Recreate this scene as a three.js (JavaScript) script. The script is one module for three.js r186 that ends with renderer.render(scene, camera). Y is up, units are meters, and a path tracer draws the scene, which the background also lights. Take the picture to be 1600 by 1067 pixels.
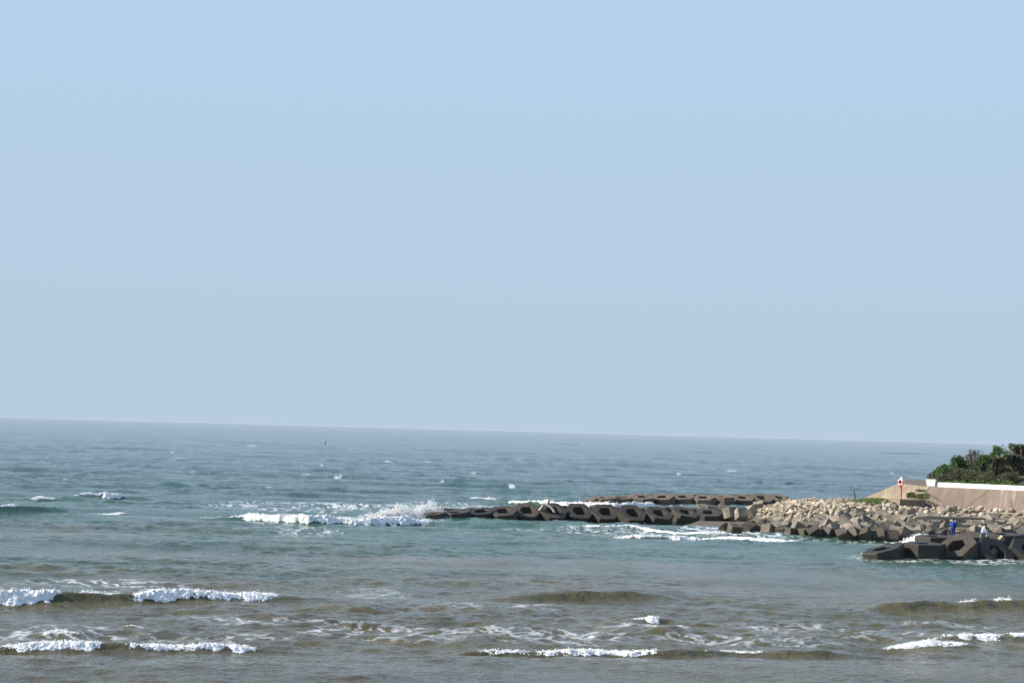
import * as THREE from 'three';
import { mergeGeometries } from 'three/addons/utils/BufferGeometryUtils.js';
import { ImprovedNoise } from 'three/addons/math/ImprovedNoise.js';
import { MarchingCubes } from 'three/addons/objects/MarchingCubes.js';

// ------------------------------------------------------------------ camera, sky, sun, exposure
const PW = 1600, PH = 1067, FOV = 20, EYE = 10;
const scene = new THREE.Scene();
const camera = new THREE.PerspectiveCamera(FOV, PW / PH, 0.5, 60000);
camera.position.set(0, EYE, 0);
camera.rotation.order = 'YXZ';
camera.rotation.set(THREE.MathUtils.degToRad(2.62), 0, THREE.MathUtils.degToRad(1.54));
camera.updateMatrixWorld(true);

const renderer = new THREE.WebGLRenderer({ antialias: true });
renderer.setSize(1024, 682);
renderer.toneMapping = THREE.LinearToneMapping;
renderer.toneMappingExposure = 1.5;
renderer.shadowMap.enabled = true;

const sunDir = new THREE.Vector3(-0.83, 0.53, 0.0).normalize();
const sun = new THREE.DirectionalLight(new THREE.Color(1.0, 0.93, 0.83), 4.6);
sun.position.copy(sunDir).multiplyScalar(300).add(new THREE.Vector3(20, 0, -210));
sun.target.position.set(20, 0, -210);
sun.castShadow = true;
sun.shadow.mapSize.set(4096, 4096);
Object.assign(sun.shadow.camera, { left: -130, right: 130, top: 130, bottom: -130, near: 1, far: 800 });
scene.add(sun, sun.target);

{ // hazy clear sky: pale at the horizon, deeper blue overhead, a broad glow round the sun
  const W = 512, H = 256, data = new Float32Array(W * H * 4);
  const stops = [[0, [0.475, 0.605, 0.735]], [0.05, [0.468, 0.602, 0.745]], [0.12, [0.47, 0.622, 0.80]], [0.23, [0.475, 0.64, 0.855]], [0.5, [0.24, 0.39, 0.66]], [1, [0.11, 0.22, 0.47]]];
  for (let j = 0; j < H; j++) for (let i = 0; i < W; i++) {
    const el = (j + 0.5) / H * Math.PI - Math.PI / 2, az = ((i + 0.5) / W - 0.5) * 2 * Math.PI;
    const y = Math.max(0, Math.sin(el)), c = Math.cos(el);
    let k = 0; while (k < stops.length - 2 && y > stops[k + 1][0]) k++;
    const t = Math.min(1, (y - stops[k][0]) / (stops[k + 1][0] - stops[k][0]));
    const dot = c * Math.cos(az) * sunDir.x + Math.sin(el) * sunDir.y + c * Math.sin(az) * sunDir.z;
    const g = 0.35 * Math.pow(Math.max(0, dot), 10);
    for (let n = 0; n < 3; n++) data[(j * W + i) * 4 + n] = 0.665 * (stops[k][1][n] * (1 - t) + stops[k + 1][1][n] * t + g * [1, 0.95, 0.85][n]);
    data[(j * W + i) * 4 + 3] = 1;
  }
  const sky = new THREE.DataTexture(data, W, H, THREE.RGBAFormat, THREE.FloatType);
  sky.mapping = THREE.EquirectangularReflectionMapping;
  sky.magFilter = sky.minFilter = THREE.LinearFilter;
  sky.needsUpdate = true;
  scene.background = sky;
  scene.environment = sky;
}
scene.fog = new THREE.FogExp2(new THREE.Color(0.80, 0.90, 1.0), 0.00003);

// ------------------------------------------------------------------ helpers
const V = (x, y, z) => new THREE.Vector3(x, y, z);
let seed = 20240611;
function rnd() { seed = (seed + 0x6D2B79F5) | 0; let t = Math.imul(seed ^ (seed >>> 15), 1 | seed); t = (t + Math.imul(t ^ (t >>> 7), 61 | t)) ^ t; return ((t ^ (t >>> 14)) >>> 0) / 4294967296; }
const R = (a, b) => a + (b - a) * rnd();
const pick = a => a[Math.floor(rnd() * a.length)];
const perlin = new ImprovedNoise();
const N = (x, y, z = 0) => perlin.noise(x, y, z);
const fbm = (x, y, z, o = 4) => { let a = 0.5, s = 0; for (let i = 0; i < o; i++) { s += a * N(x, y, z); x = x * 2.03 + 7.1; y = y * 2.01 + 3.7; z = z * 2.02 + 1.3; a *= 0.5; } return s; };
const clamp = (x, a, b) => Math.min(b, Math.max(a, x));
const sstep = (a, b, x) => { const t = clamp((x - a) / (b - a), 0, 1); return t * t * (3 - 2 * t); };
const lerp = (a, b, t) => a + (b - a) * t;
const tanV = Math.tan(THREE.MathUtils.degToRad(FOV / 2));
const FPX = PH / 2 / tanV;
// where a sight line of the survey photograph meets a level, or a depth in front of the eye
function ray(px, py) { return V((px - PW / 2) / FPX, -(py - PH / 2) / FPX, -1).applyQuaternion(camera.quaternion); }
function at(px, py, h = 0) { const d = ray(px, py), t = (h - EYE) / d.y; return V(d.x * t, h, d.z * t); }
function atD(px, py, D) { const d = ray(px, py), t = -D / d.z; return V(d.x * t, EYE + d.y * t, -D); }

const taken = {};
function numbered(name) { const n = taken[name] = (taken[name] ?? -1) + 1; return n ? `${name}_${String(n).padStart(3, '0')}` : name; }
function tag(o, label, category, group) { o.userData.label = label; o.userData.category = category; if (group) o.userData.group = group; return o; }
function shade(o) { o.traverse(m => { if (m.isMesh) { m.castShadow = true; m.receiveShadow = true; } }); return o; }
function mesh(name, geo, mat, parent = scene) { const m = new THREE.Mesh(geo, mat); m.name = parent === scene ? numbered(name) : name; parent.add(m); return shade(m); }
function thing(name, label, category, pos, turn = 0, group) { const g = new THREE.Group(); g.name = numbered(name); scene.add(g); g.position.copy(pos); g.rotation.y = turn; return tag(g, label, category, group); }
function structure(o) { o.userData.kind = 'structure'; return o; }
function stuff(o) { o.userData.kind = 'stuff'; return o; }
function boxUV(geo, s = 1, off = 0) { // uv in metres by the face's main direction
  const g = geo.index ? geo.toNonIndexed() : geo; if (!g.attributes.normal) g.computeVertexNormals();
  const p = g.attributes.position, uv = new Float32Array(p.count * 2), a = V(), b = V(), c = V(), n = V();
  for (let i = 0; i < p.count; i += 3) {
    a.fromBufferAttribute(p, i); b.fromBufferAttribute(p, i + 1); c.fromBufferAttribute(p, i + 2);
    n.copy(b).sub(a).cross(c.clone().sub(a)); const x = Math.abs(n.x), y = Math.abs(n.y), z = Math.abs(n.z);
    [a, b, c].forEach((q, k) => { const u = x > y && x > z ? [q.z, q.y] : y > z ? [q.x, q.z] : [q.x, q.y]; uv[(i + k) * 2] = u[0] * s + off; uv[(i + k) * 2 + 1] = u[1] * s + off * 0.7; });
  }
  g.setAttribute('uv', new THREE.BufferAttribute(uv, 2)); return g;
}
function texture(size, fn, srgb = true, rep = 1) { // fn(u, v) -> [r, g, b] 0..1, tiling handled by fn
  const d = new Uint8Array(size * size * 4);
  for (let j = 0; j < size; j++) for (let i = 0; i < size; i++) { const c = fn(i / size, j / size); for (let k = 0; k < 3; k++) d[(j * size + i) * 4 + k] = clamp(c[k], 0, 1) * 255; d[(j * size + i) * 4 + 3] = 255; }
  const t = new THREE.DataTexture(d, size, size); t.wrapS = t.wrapT = THREE.RepeatWrapping; t.magFilter = THREE.LinearFilter; t.minFilter = THREE.LinearMipmapLinearFilter; t.generateMipmaps = true;
  if (srgb) t.colorSpace = THREE.SRGBColorSpace; t.repeat.set(rep, rep); t.needsUpdate = true; return t;
}
// tiling noise: noise on a torus of four dimensions folded into two cross-faded samples
function tile(u, v, f, o = 4, ax = 1, ay = 1) { const q = (a, b) => fbm(a * f * ax, b * f * ay, f * 0.37, o); return lerp(lerp(q(u, v), q(u - 1, v), u), lerp(q(u, v - 1), q(u - 1, v - 1), u), v) * 1.5; }
const rgb = (r, g, b) => new THREE.Color().setRGB(r, g, b);

// ------------------------------------------------------------------ materials
const concreteMap = texture(512, (u, v) => { const a = tile(u, v, 5, 5), b = tile(u, v, 23, 3), c = tile(u + 0.3, v + 0.1, 60, 2); const k = 0.80 + 0.26 * a + 0.16 * b + 0.12 * c; return [k, k * (0.985 - 0.03 * a), k * (0.96 - 0.07 * a)]; });
const concreteBump = texture(512, (u, v) => { const k = 0.5 + 0.35 * tile(u, v, 9, 4) + 0.3 * tile(u, v, 45, 3); return [k, k, k]; }, false);
for (const t of [concreteMap, concreteBump]) t.repeat.set(0.27, 0.27);
const slopeMap = texture(512, (u, v) => { // weathered slab with run-off streaks down the slope (v)
  const a = tile(u, v, 4, 5), s = tile(u, v, 16, 4, 1, 0.22), w = sstep(0.12, 0.42, tile(u + 0.4, v, 9, 3, 1, 0.2)), f = tile(u, v, 70, 2);
  const k = 0.78 + 0.16 * a + 0.2 * s + 0.12 * f + 0.18 * w; return [k, k * (0.97 + 0.02 * w), k * (0.93 + 0.04 * w)]; });
slopeMap.repeat.set(0.09, 0.09);
function concrete(r, g, b, rough = 0.92) { return new THREE.MeshStandardMaterial({ color: rgb(r, g, b), map: concreteMap, bumpMap: concreteBump, bumpScale: 0.03, roughness: rough }); }
const M = {
  cube: [concrete(0.42, 0.37, 0.29), concrete(0.34, 0.3, 0.24), concrete(0.5, 0.44, 0.345), concrete(0.29, 0.255, 0.205)],
  cubeWet: [concrete(0.12, 0.1, 0.066, 0.7), concrete(0.08, 0.07, 0.048, 0.65), concrete(0.16, 0.132, 0.085, 0.7)],
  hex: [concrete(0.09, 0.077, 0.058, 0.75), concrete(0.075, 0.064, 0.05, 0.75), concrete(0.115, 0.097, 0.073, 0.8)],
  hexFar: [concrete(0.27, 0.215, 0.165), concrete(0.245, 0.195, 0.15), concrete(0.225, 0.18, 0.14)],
  hexWet: [concrete(0.05, 0.046, 0.032, 0.6), concrete(0.04, 0.037, 0.028, 0.6)],
  slope: new THREE.MeshStandardMaterial({ color: rgb(0.40, 0.335, 0.285), map: slopeMap, bumpMap: concreteBump, bumpScale: 0.02, roughness: 0.95 }),
  slopeLight: new THREE.MeshStandardMaterial({ color: rgb(0.44, 0.375, 0.285), map: slopeMap, bumpMap: concreteBump, bumpScale: 0.02, roughness: 0.95 }),
  crest: concrete(0.25, 0.2, 0.165),
  white: new THREE.MeshStandardMaterial({ color: rgb(0.82, 0.81, 0.77), bumpMap: concreteBump, bumpScale: 0.01, roughness: 0.8 }),
  red: new THREE.MeshStandardMaterial({ color: rgb(0.55, 0.035, 0.03), roughness: 0.45 }),
  paintWhite: new THREE.MeshStandardMaterial({ color: rgb(0.82, 0.82, 0.82), roughness: 0.45 }),
  dark: new THREE.MeshStandardMaterial({ color: rgb(0.03, 0.025, 0.022), roughness: 0.9 }),
  stone: [[0.62, 0.54, 0.42], [0.52, 0.45, 0.34], [0.76, 0.69, 0.57], [0.44, 0.36, 0.27], [0.62, 0.49, 0.34]].map(c => concrete(...c)),
  wood: [[0.5, 0.43, 0.33], [0.34, 0.27, 0.2], [0.58, 0.52, 0.42], [0.42, 0.31, 0.19]].map(c => new THREE.MeshStandardMaterial({ color: rgb(...c), map: concreteMap, roughness: 0.85 })),
  paleWood: new THREE.MeshStandardMaterial({ color: rgb(0.62, 0.56, 0.46), roughness: 0.85 }),
  logWood: new THREE.MeshStandardMaterial({ color: rgb(0.6, 0.47, 0.34), map: concreteMap, roughness: 0.9 }),
  darkWood: new THREE.MeshStandardMaterial({ color: rgb(0.07, 0.05, 0.04), roughness: 0.9 }),
  leaf: new THREE.MeshPhysicalMaterial({ color: 0xffffff, vertexColors: true, roughness: 0.75, transmission: 0.25, thickness: 0, side: THREE.DoubleSide }),
  foam: new THREE.MeshStandardMaterial({ color: rgb(0.9, 0.895, 0.87), roughness: 1 }),
};

// ------------------------------------------------------------------ breakers and the sea
// Each breaker: where its foot meets the water ([px, py] sight lines), height, front and back widths, foam spans [px0, px1, fullness, top-to-foot reach]
const breakers = [
  { name: 'near_left', pts: [[-60, 946], [95, 945], [190, 944], [430, 940], [620, 937]], h: 0.92, wf: 0.62, wb: 3.4, taper: [1, 9], ends: [-60, 560], foam: [[-60, 98, 1, 1], [92, 190, 0.5, 0.12], [182, 436, 1, 0.9]], label: 'largest white breaker at left with a clear olive gap in its face' },
  { name: 'shore_left', pts: [[-40, 1023], [160, 1022], [400, 1020], [560, 1019]], h: 0.50, wf: 0.5, wb: 2.0, taper: [1, 5], ends: [-40, 580], foam: [[-20, 163, 0.9, 0.8], [172, 402, 0.85, 0.75]], label: 'low white breaker nearest the camera at lower left' },
  { name: 'shore_mid', pts: [[560, 1022], [740, 1021], [1035, 1022], [1200, 1020], [1400, 1021]], h: 0.55, wf: 0.5, wb: 2.0, taper: [5, 4], ends: [600, 1400], foam: [[735, 860, 0.45, 0.45], [830, 1036, 0.9, 0.7], [1085, 1205, 0.4, 0.35]], label: 'long low breaker with ragged white crest at bottom centre' },
  { name: 'shore_right', pts: [[1330, 1013], [1520, 1013], [1640, 1012]], h: 0.38, wf: 0.45, wb: 1.6, taper: [3, 1.5], ends: [1340, 1550], foam: [[1368, 1522, 0.8, 0.7]], label: 'low white breaker at lower right, the nearer of two' },
  { name: 'shore_right_back', pts: [[1400, 1004], [1575, 1003], [1700, 998]], h: 0.46, wf: 0.5, wb: 1.8, taper: [3, 1], ends: [1420, 1700], foam: [[1440, 1500, 0.35, 0.3], [1490, 1574, 0.9, 0.8], [1578, 1660, 0.6, 0.4]], label: 'low white breaker at lower right edge, the farther of two' },
  { name: 'curl', pts: [[920, 975], [1030, 976], [1100, 975]], h: 0.42, wf: 0.45, wb: 1.6, taper: [3, 2], ends: [930, 1100], foam: [[985, 1012, 0.35, 0.3], [1006, 1031, 1, 1]], label: 'small single white curl in the open water at lower centre' },
  { name: 'swell_mid', pts: [[700, 936], [960, 936], [1200, 940]], h: 1.0, wf: 0.8, wb: 3, taper: [5, 8], ends: [740, 1120], foam: [] },
  { name: 'swell_right', pts: [[1250, 956], [1600, 957], [1750, 958]], h: 1.05, wf: 0.7, wb: 3, taper: [5, 2], ends: [1320, 1750], foam: [[1495, 1530, 0.25, 0.15], [1552, 1590, 0.3, 0.2]], label: 'olive swell with flecks of white along its crest at right edge' },
  { name: 'swell_small', pts: [[960, 995], [1120, 995]], h: 0.5, wf: 0.5, wb: 1.5, taper: [1.5, 2], ends: [1000, 1100], foam: [] },
  { name: 'swell_small', pts: [[160, 985], [240, 985]], h: 0.25, wf: 0.5, wb: 1.5, taper: [1.5, 1], ends: [165, 235], foam: [[175, 226, 0.35, 0.2]], label: 'little crest with a thin white lip at lower left' },
  { name: 'swell_small', pts: [[20, 994], [140, 994]], h: 0.25, wf: 0.5, wb: 1.5, taper: [1.5, 1], ends: [20, 140], foam: [[38, 126, 0.5, 0.5]], label: 'thin white ripple behind the nearest breaker at lower left' },
  { name: 'outer', pts: [[230, 813], [380, 815], [480, 820], [600, 820], [690, 819]], h: 1.1, wf: 1.1, wb: 4.5, taper: [9, 2.5], ends: [250, 668], foam: [[292, 400, 0.4, 0.4], [372, 655, 1, 0.95]], label: 'white breaker running into the tip of the nearer breakwater' },
  { name: 'tip_wash', pts: [[560, 820], [690, 819]], h: 0.4, wf: 0.8, wb: 2, taper: [2, 1.5], ends: [570, 692], foam: [[580, 684, 0.9, 0.8]], label: 'tongue of white foam lapping in front of the breakwater tip' },
  { name: 'outer_left', pts: [[90, 781], [190, 781], [260, 783]], h: 0.95, wf: 1.1, wb: 4, taper: [5, 6], ends: [70, 270], foam: [[112, 168, 0.7, 0.3], [154, 188, 1, 0.9]], label: 'short white crest far out at left' },
  { name: 'green_left', pts: [[-40, 805], [120, 804], [180, 804]], h: 1.0, wf: 1.0, wb: 4, taper: [1, 6], ends: [-40, 170], foam: [[-10, 20, 0.4, 0.2]], label: 'smooth green swell with a white fleck at the left edge' },
  { name: 'streak_left', pts: [[80, 798], [150, 801], [230, 803]], h: 0.4, wf: 0.9, wb: 3, taper: [3, 3], ends: [90, 225], foam: [[94, 215, 0.4, 0.6]], label: 'thin slanting foam line on the water at left' },
  { name: 'between', pts: [[760, 787], [860, 794], [960, 799], [1030, 797]], h: 1.35, wf: 1.2, wb: 4.5, taper: [4, 3], ends: [770, 1040], foam: [[785, 850, 0.4, 0.2], [836, 1012, 1.0, 0.95]], label: 'white breaker between the two breakwaters' },
  { name: 'inside', pts: [[920, 841], [1020, 844], [1098, 845], [1150, 845]], h: 0.95, wf: 0.9, wb: 3, taper: [4, 2], ends: [935, 1120], foam: [[950, 1012, 0.7, 0.6], [1000, 1050, 0.5, 0.4], [1036, 1097, 1, 0.9]], label: 'two-humped white breaker in front of the nearer breakwater' },
  { name: 'wash', pts: [[1080, 840], [1150, 841], [1240, 844], [1340, 849]], h: 0.28, wf: 0.8, wb: 3, taper: [3, 3], ends: [1090, 1330], foam: [[1095, 1225, 0.85, 0.8], [1215, 1330, 0.45, 0.5]], label: 'white wash running along the foot of the concrete cubes' },
  { name: 'wash_breakwater', pts: [[880, 826], [960, 827], [1080, 835], [1140, 836]], h: 0.22, wf: 0.6, wb: 2, taper: [2, 2], ends: [890, 1140], foam: [[900, 1000, 0.4, 0.5], [985, 1135, 0.75, 0.8]], label: 'white wash along the foot of the nearer breakwater' },
  { name: 'line_far', pts: [[640, 780], [720, 781], [790, 782], [860, 784]], h: 0.55, wf: 1.1, wb: 3.5, taper: [6, 6], ends: [650, 850], foam: [[728, 776, 0.5, 0.3]], label: 'thin white crest just beyond the nearer breakwater' },
  { name: 'line_far', pts: [[-60, 781], [40, 782], [95, 782], [200, 784]], h: 0.6, wf: 1.2, wb: 3.5, taper: [8, 6], ends: [-50, 175], foam: [[48, 88, 0.6, 0.3]], label: 'thin white crest left of the short far crest' },
];
for (const b of breakers) {
  b.h *= 0.6; b.wf *= 0.8; b.wb *= 0.85;
  b.w = b.pts.map(p => at(p[0], p[1], 0)).sort((p, q) => p.x - q.x);
  b.x0 = at(b.ends[0], b.pts[0][1]).x; b.x1 = at(b.ends[1], b.pts[b.pts.length - 1][1]).x;
  b.foot = x => { const w = b.w; let k = 0; while (k < w.length - 2 && x > w[k + 1].x) k++; const t = (x - w[k].x) / (w[k + 1].x - w[k].x); return lerp(w[k].z, w[k + 1].z, clamp(t, -0.3, 1.3)); };
  b.key = (b.pts[0][0] * 0.137 + b.pts[0][1]) % 50;
  b.crest = x => b.foot(x) - 1.5 * b.wf + 0.5 * b.wf * N(x * 0.35, b.key, 1.5) + 0.9 * b.wf * N(x * 0.11, b.key, 7.5);
  b.env = x => sstep(b.x0, b.x0 + b.taper[0] + 0.01, x) * (1 - sstep(b.x1 - b.taper[1] - 0.01, b.x1, x)) * (0.86 + 0.3 * N(x * 0.22, b.key, 4.2));
  b.zmin = Math.min(...b.w.map(p => p.z)) - 4 * b.wb; b.zmax = Math.max(...b.w.map(p => p.z)) + 4 * b.wf + 2;
}
const comps = [];
for (let i = 0; i < 64; i++) {
  const t = (i + 0.5) / 64, lam = 0.8 * Math.pow(46, Math.pow(t, 1.1)), ang = (rnd() + rnd() + rnd() - 1.5) * (lam > 12 ? 0.45 : 1.5) + 0.06;
  const k = 2 * Math.PI / lam; comps.push([k * Math.sin(ang), k * Math.cos(ang), lam, R(0, 6.283), 0.0118 * Math.pow(lam, 0.6)]);
}
function gust(x, z) { return 0.52 + 0.75 * N(x * 0.021, z * 0.045, 2.2) + 0.35 * N(x * 0.07, z * 0.16, 8.2); }
function seaHeight(x, z, dz = 0.1) {
  const D = -z, g = clamp(gust(x, z), 0.15, 1.35) * lerp(0.8, 1.6, sstep(150, 420, D));
  let y = 0; const lw = lerp(0.38, 0.95, sstep(110, 300, D));
  for (const c of comps) {
    const s = c[2] > 9 ? lw : g;
    const ph = c[0] * x - c[1] * z + c[3]; const q = Math.sin(ph);
    y += s * c[4] * (q + 0.28 * (1 - 2 * q * q));
  }
  for (const b of breakers) {
    if (z < b.zmin || z > b.zmax || x < b.x0 || x > b.x1) continue;
    const e = b.env(x); if (e <= 0) continue;
    const s = z - b.crest(x), q = s < 0 ? s / b.wb : s / b.wf;
    y += b.h * e * (s < 0 ? Math.exp(-q * q) : Math.exp(-Math.pow(q, 2.4) * 0.9)) - 0.16 * b.h * e * Math.exp(-Math.pow((s - 3.2 * b.wf) / (1.6 * b.wf), 2));
  }
  return y;
}
// drifting lace of old foam: [px, py, half-width px, half-height px, density]
const lace = [[470, 791, 150, 9, 0.75], [700, 793, 120, 8, 0.8], [480, 831, 60, 5, 0.6], [580, 927, 60, 9, 0.4], [540, 923, 40, 4, 0.4], [90, 990, 110, 13, 0.65], [620, 990, 150, 9, 0.5], [860, 995, 130, 9, 0.6], [330, 995, 120, 9, 0.4],
  [150, 912, 150, 8, 0.6], [1430, 852, 90, 12, 0.8], [1240, 846, 120, 6, 0.7], [1010, 983, 80, 6, 0.5], [1300, 990, 160, 9, 0.5], [1180, 1002, 150, 6, 0.45], [960, 831, 90, 6, 0.7], [1160, 833, 90, 7, 0.9], [1430, 975, 160, 6, 0.4],
  [760, 945, 120, 5, 0.35], [1520, 876, 110, 4, 0.75], [1390, 872, 60, 4, 0.7], [800, 826, 150, 2.5, 0.35], [640, 812, 60, 7, 0.9], [1460, 842, 50, 5, 1.0], [1560, 995, 70, 6, 0.5], [930, 800, 110, 5, 0.8], [1080, 792, 60, 3, 0.5], [450, 975, 200, 5, 0.3]]
  .map(([px, py, a, b, d]) => { const c = at(px, py), e = at(px + a, py), f = at(px, py - b), g = at(px, py + b); return { x: c.x, z: c.z, rx: Math.abs(e.x - c.x), rz: (g.z - f.z) / 2, d }; });
function laceAt(x, z) {
  let m = 0;
  for (const l of lace) { const u = (x - l.x) / l.rx, v = (z - l.z) / l.rz, r = u * u + v * v; if (r < 1.6) m = Math.max(m, l.d * (1 - sstep(0.35, 1.5, r))); }
  for (const b of breakers) { if (!b.foam.length || b.h < 0.35 || z < b.zmin - 6 || z > b.zmax || x < b.x0 || x > b.x1) continue; const s = z - b.crest(x); if (s < 0 && s > -9) { const e = b.foamEnv(x); m = Math.max(m, 0.55 * e * (1 - sstep(2, 9, -s))); } }
  if (m < 0.02) return 0;
  const wx = x + 1.2 * N(x * 0.3, z * 0.3, 5.5), wz = z + 1.2 * N(x * 0.3, z * 0.3, 9.5);
  const r1 = 1 - Math.abs(N(wx * 0.8, wz * 1.05, 3.3)) * 2.7, r2 = 1 - Math.abs(N(wx * 2.2, wz * 2.9, 6.1)) * 2.4, br = 0.5 + 0.9 * N(wx * 0.2, wz * 0.2, 12.5);
  return clamp(m * 1.35 * sstep(0.5, 0.92, r1 * 0.62 + r2 * 0.45) * (0.4 + br), 0, 1);
}
for (const b of breakers) {
  b.spans = b.foam.map(([p0, p1, t, reach]) => { const y = b.pts[0][1]; return { x0: at(p0, y).x, x1: at(p1, y).x, t, reach }; });
  b.foamEnv = x => { let m = 0; for (const s of b.spans) { const tp = Math.min(1.2, (s.x1 - s.x0) * 0.25); m = Math.max(m, s.t * sstep(s.x0, s.x0 + tp, x) * (1 - sstep(s.x1 - tp, s.x1, x))); } return m; };
  b.foamReach = x => { let m = 0, r = 0; for (const s of b.spans) if (x > s.x0 && x < s.x1 && s.t > m) { m = s.t; r = s.reach; } return r; };
}
// whitecaps far out: [px, py, half-width px]
const caps = [[395, 697, 9], [280, 715, 8], [155, 661, 6], [605, 723, 9], [635, 722, 14], [668, 722, 5], [1143, 736, 9], [11, 673, 4], [485, 686, 4], [150, 688, 5], [263, 714, 5], [395, 705, 10], [270, 707, 4], [528, 747, 6], [1425, 757, 3], [1370, 741, 4], [1060, 742, 4], [1180, 748, 3], [690, 752, 4], [480, 745, 5], [300, 738, 4], [800, 762, 6], [970, 752, 3], [740, 740, 4], [1280, 720, 4], [25, 760, 6], [100, 748, 5], [420, 764, 6]];
for (let i = 0; i < 46; i++) { const px = R(0, 1600); caps.push([px, 652 + px * 0.0269 + 7 + 95 * Math.pow(rnd(), 1.1), R(1.4, 3.6)]); }
const capSpots = caps.map(([px, py, w]) => { const c = at(px, py), e = at(px, py + 0.32 + w * 0.018); return { x: c.x, z: c.z, rx: w / FPX * -c.z, rz: e.z - c.z, k: px }; });
function capAt(x, z) { let m = 0; for (const c of capSpots) { const v = (z - c.z) / c.rz; if (v > 1.5 || v < -1.5) continue; const u = (x - c.x) / c.rx; if (u > 1.2 || u < -1.2) continue; const w = v + 0.7 * N(u * 2.2, c.k, 1.5); m = Math.max(m, (1 - sstep(0.4, 1, w * w)) * (1 - sstep(0.15, 1.1, u * u)) * (0.75 + 0.5 * N(u * 6, c.k, 4.5))); } return clamp(m, 0, 1); }
const waterBump = texture(512, (u, v) => { const k = 0.5 + 0.34 * tile(u, v, 14, 3, 0.8, 1.3) + 0.26 * tile(u + 0.2, v, 40, 3, 0.8, 1.3) + 0.12 * tile(u, v + 0.3, 110, 2); return [k, k, k]; }, false);
waterBump.repeat.set(1 / 9, 1 / 9);
{
  const rows = [], K = EYE * FPX;
  for (let i = 0; i < 26; i++) rows.push(lerp(26, 70, i / 26));
  for (let d = K / 70; d > 20; d -= d > 92 ? 0.42 : 0.55) rows.push(K / d);
  for (let i = 0; i <= 70; i++) rows.push(K / 20 * Math.pow(15000 / (K / 20), i / 70));
  const cols = [], IN = 0.286, NC = 900;
  for (let i = 10; i > 0; i--) cols.push(-IN - 1.3 * Math.pow(i / 10, 2));
  for (let i = 0; i <= NC; i++) cols.push(-IN + 2 * IN * i / NC);
  for (let i = 1; i <= 10; i++) cols.push(IN + 1.3 * Math.pow(i / 10, 2));
  const nr = rows.length, nc = cols.length, pos = new Float32Array(nr * nc * 3), col = new Float32Array(nr * nc * 3), uv = new Float32Array(nr * nc * 2), idx = new Uint32Array((nr - 1) * (nc - 1) * 6);
  const deep = [0.02, 0.064, 0.052], green = [0.038, 0.09, 0.055], silt = [0.097, 0.085, 0.042], white = [0.8, 0.81, 0.81];
  let q = 0;
  for (let j = 0; j < nr; j++) {
    const D = rows[j];
    for (let i = 0; i < nc; i++) {
      const k = j * nc + i, x = cols[i] * D, z = -D, y = seaHeight(x, z);
      pos[k * 3] = x; pos[k * 3 + 1] = y; pos[k * 3 + 2] = z; uv[k * 2] = x; uv[k * 2 + 1] = z;
      const n1 = fbm(x * 0.02, z * 0.03, 4.4, 3), n2 = fbm(x * 0.09, z * 0.16, 1.1, 2);
      const sd = sstep(190, 105, D - 90 * n1 - 40 * n2), gr = sstep(420, 200, D + 120 * n1);
      const tone = 1 + 0.5 * n2;
      const f = D < 320 ? Math.max(laceAt(x, z), D > 230 ? capAt(x, z) : 0) : D < 6000 ? capAt(x, z) : 0;
      for (let c = 0; c < 3; c++) { const a = lerp(lerp(deep[c], green[c], gr), silt[c], sd) * tone; col[k * 3 + c] = lerp(a, white[c], f); }
      if (i && j) { const a = k - nc - 1, b2 = k - nc, c2 = k - 1; idx[q++] = a; idx[q++] = b2; idx[q++] = c2; idx[q++] = b2; idx[q++] = k; idx[q++] = c2; }
    }
  }
  const g = new THREE.BufferGeometry();
  g.setAttribute('position', new THREE.BufferAttribute(pos, 3)); g.setAttribute('color', new THREE.BufferAttribute(col, 3)); g.setAttribute('uv', new THREE.BufferAttribute(uv, 2));
  g.setIndex(new THREE.BufferAttribute(idx, 1)); g.computeVertexNormals();
  const m = new THREE.MeshPhysicalMaterial({ color: 0xffffff, vertexColors: true, roughness: 0.1, ior: 1.33, bumpMap: waterBump, bumpScale: 0.15 });
  structure(mesh('sea', g, m));
}

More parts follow.
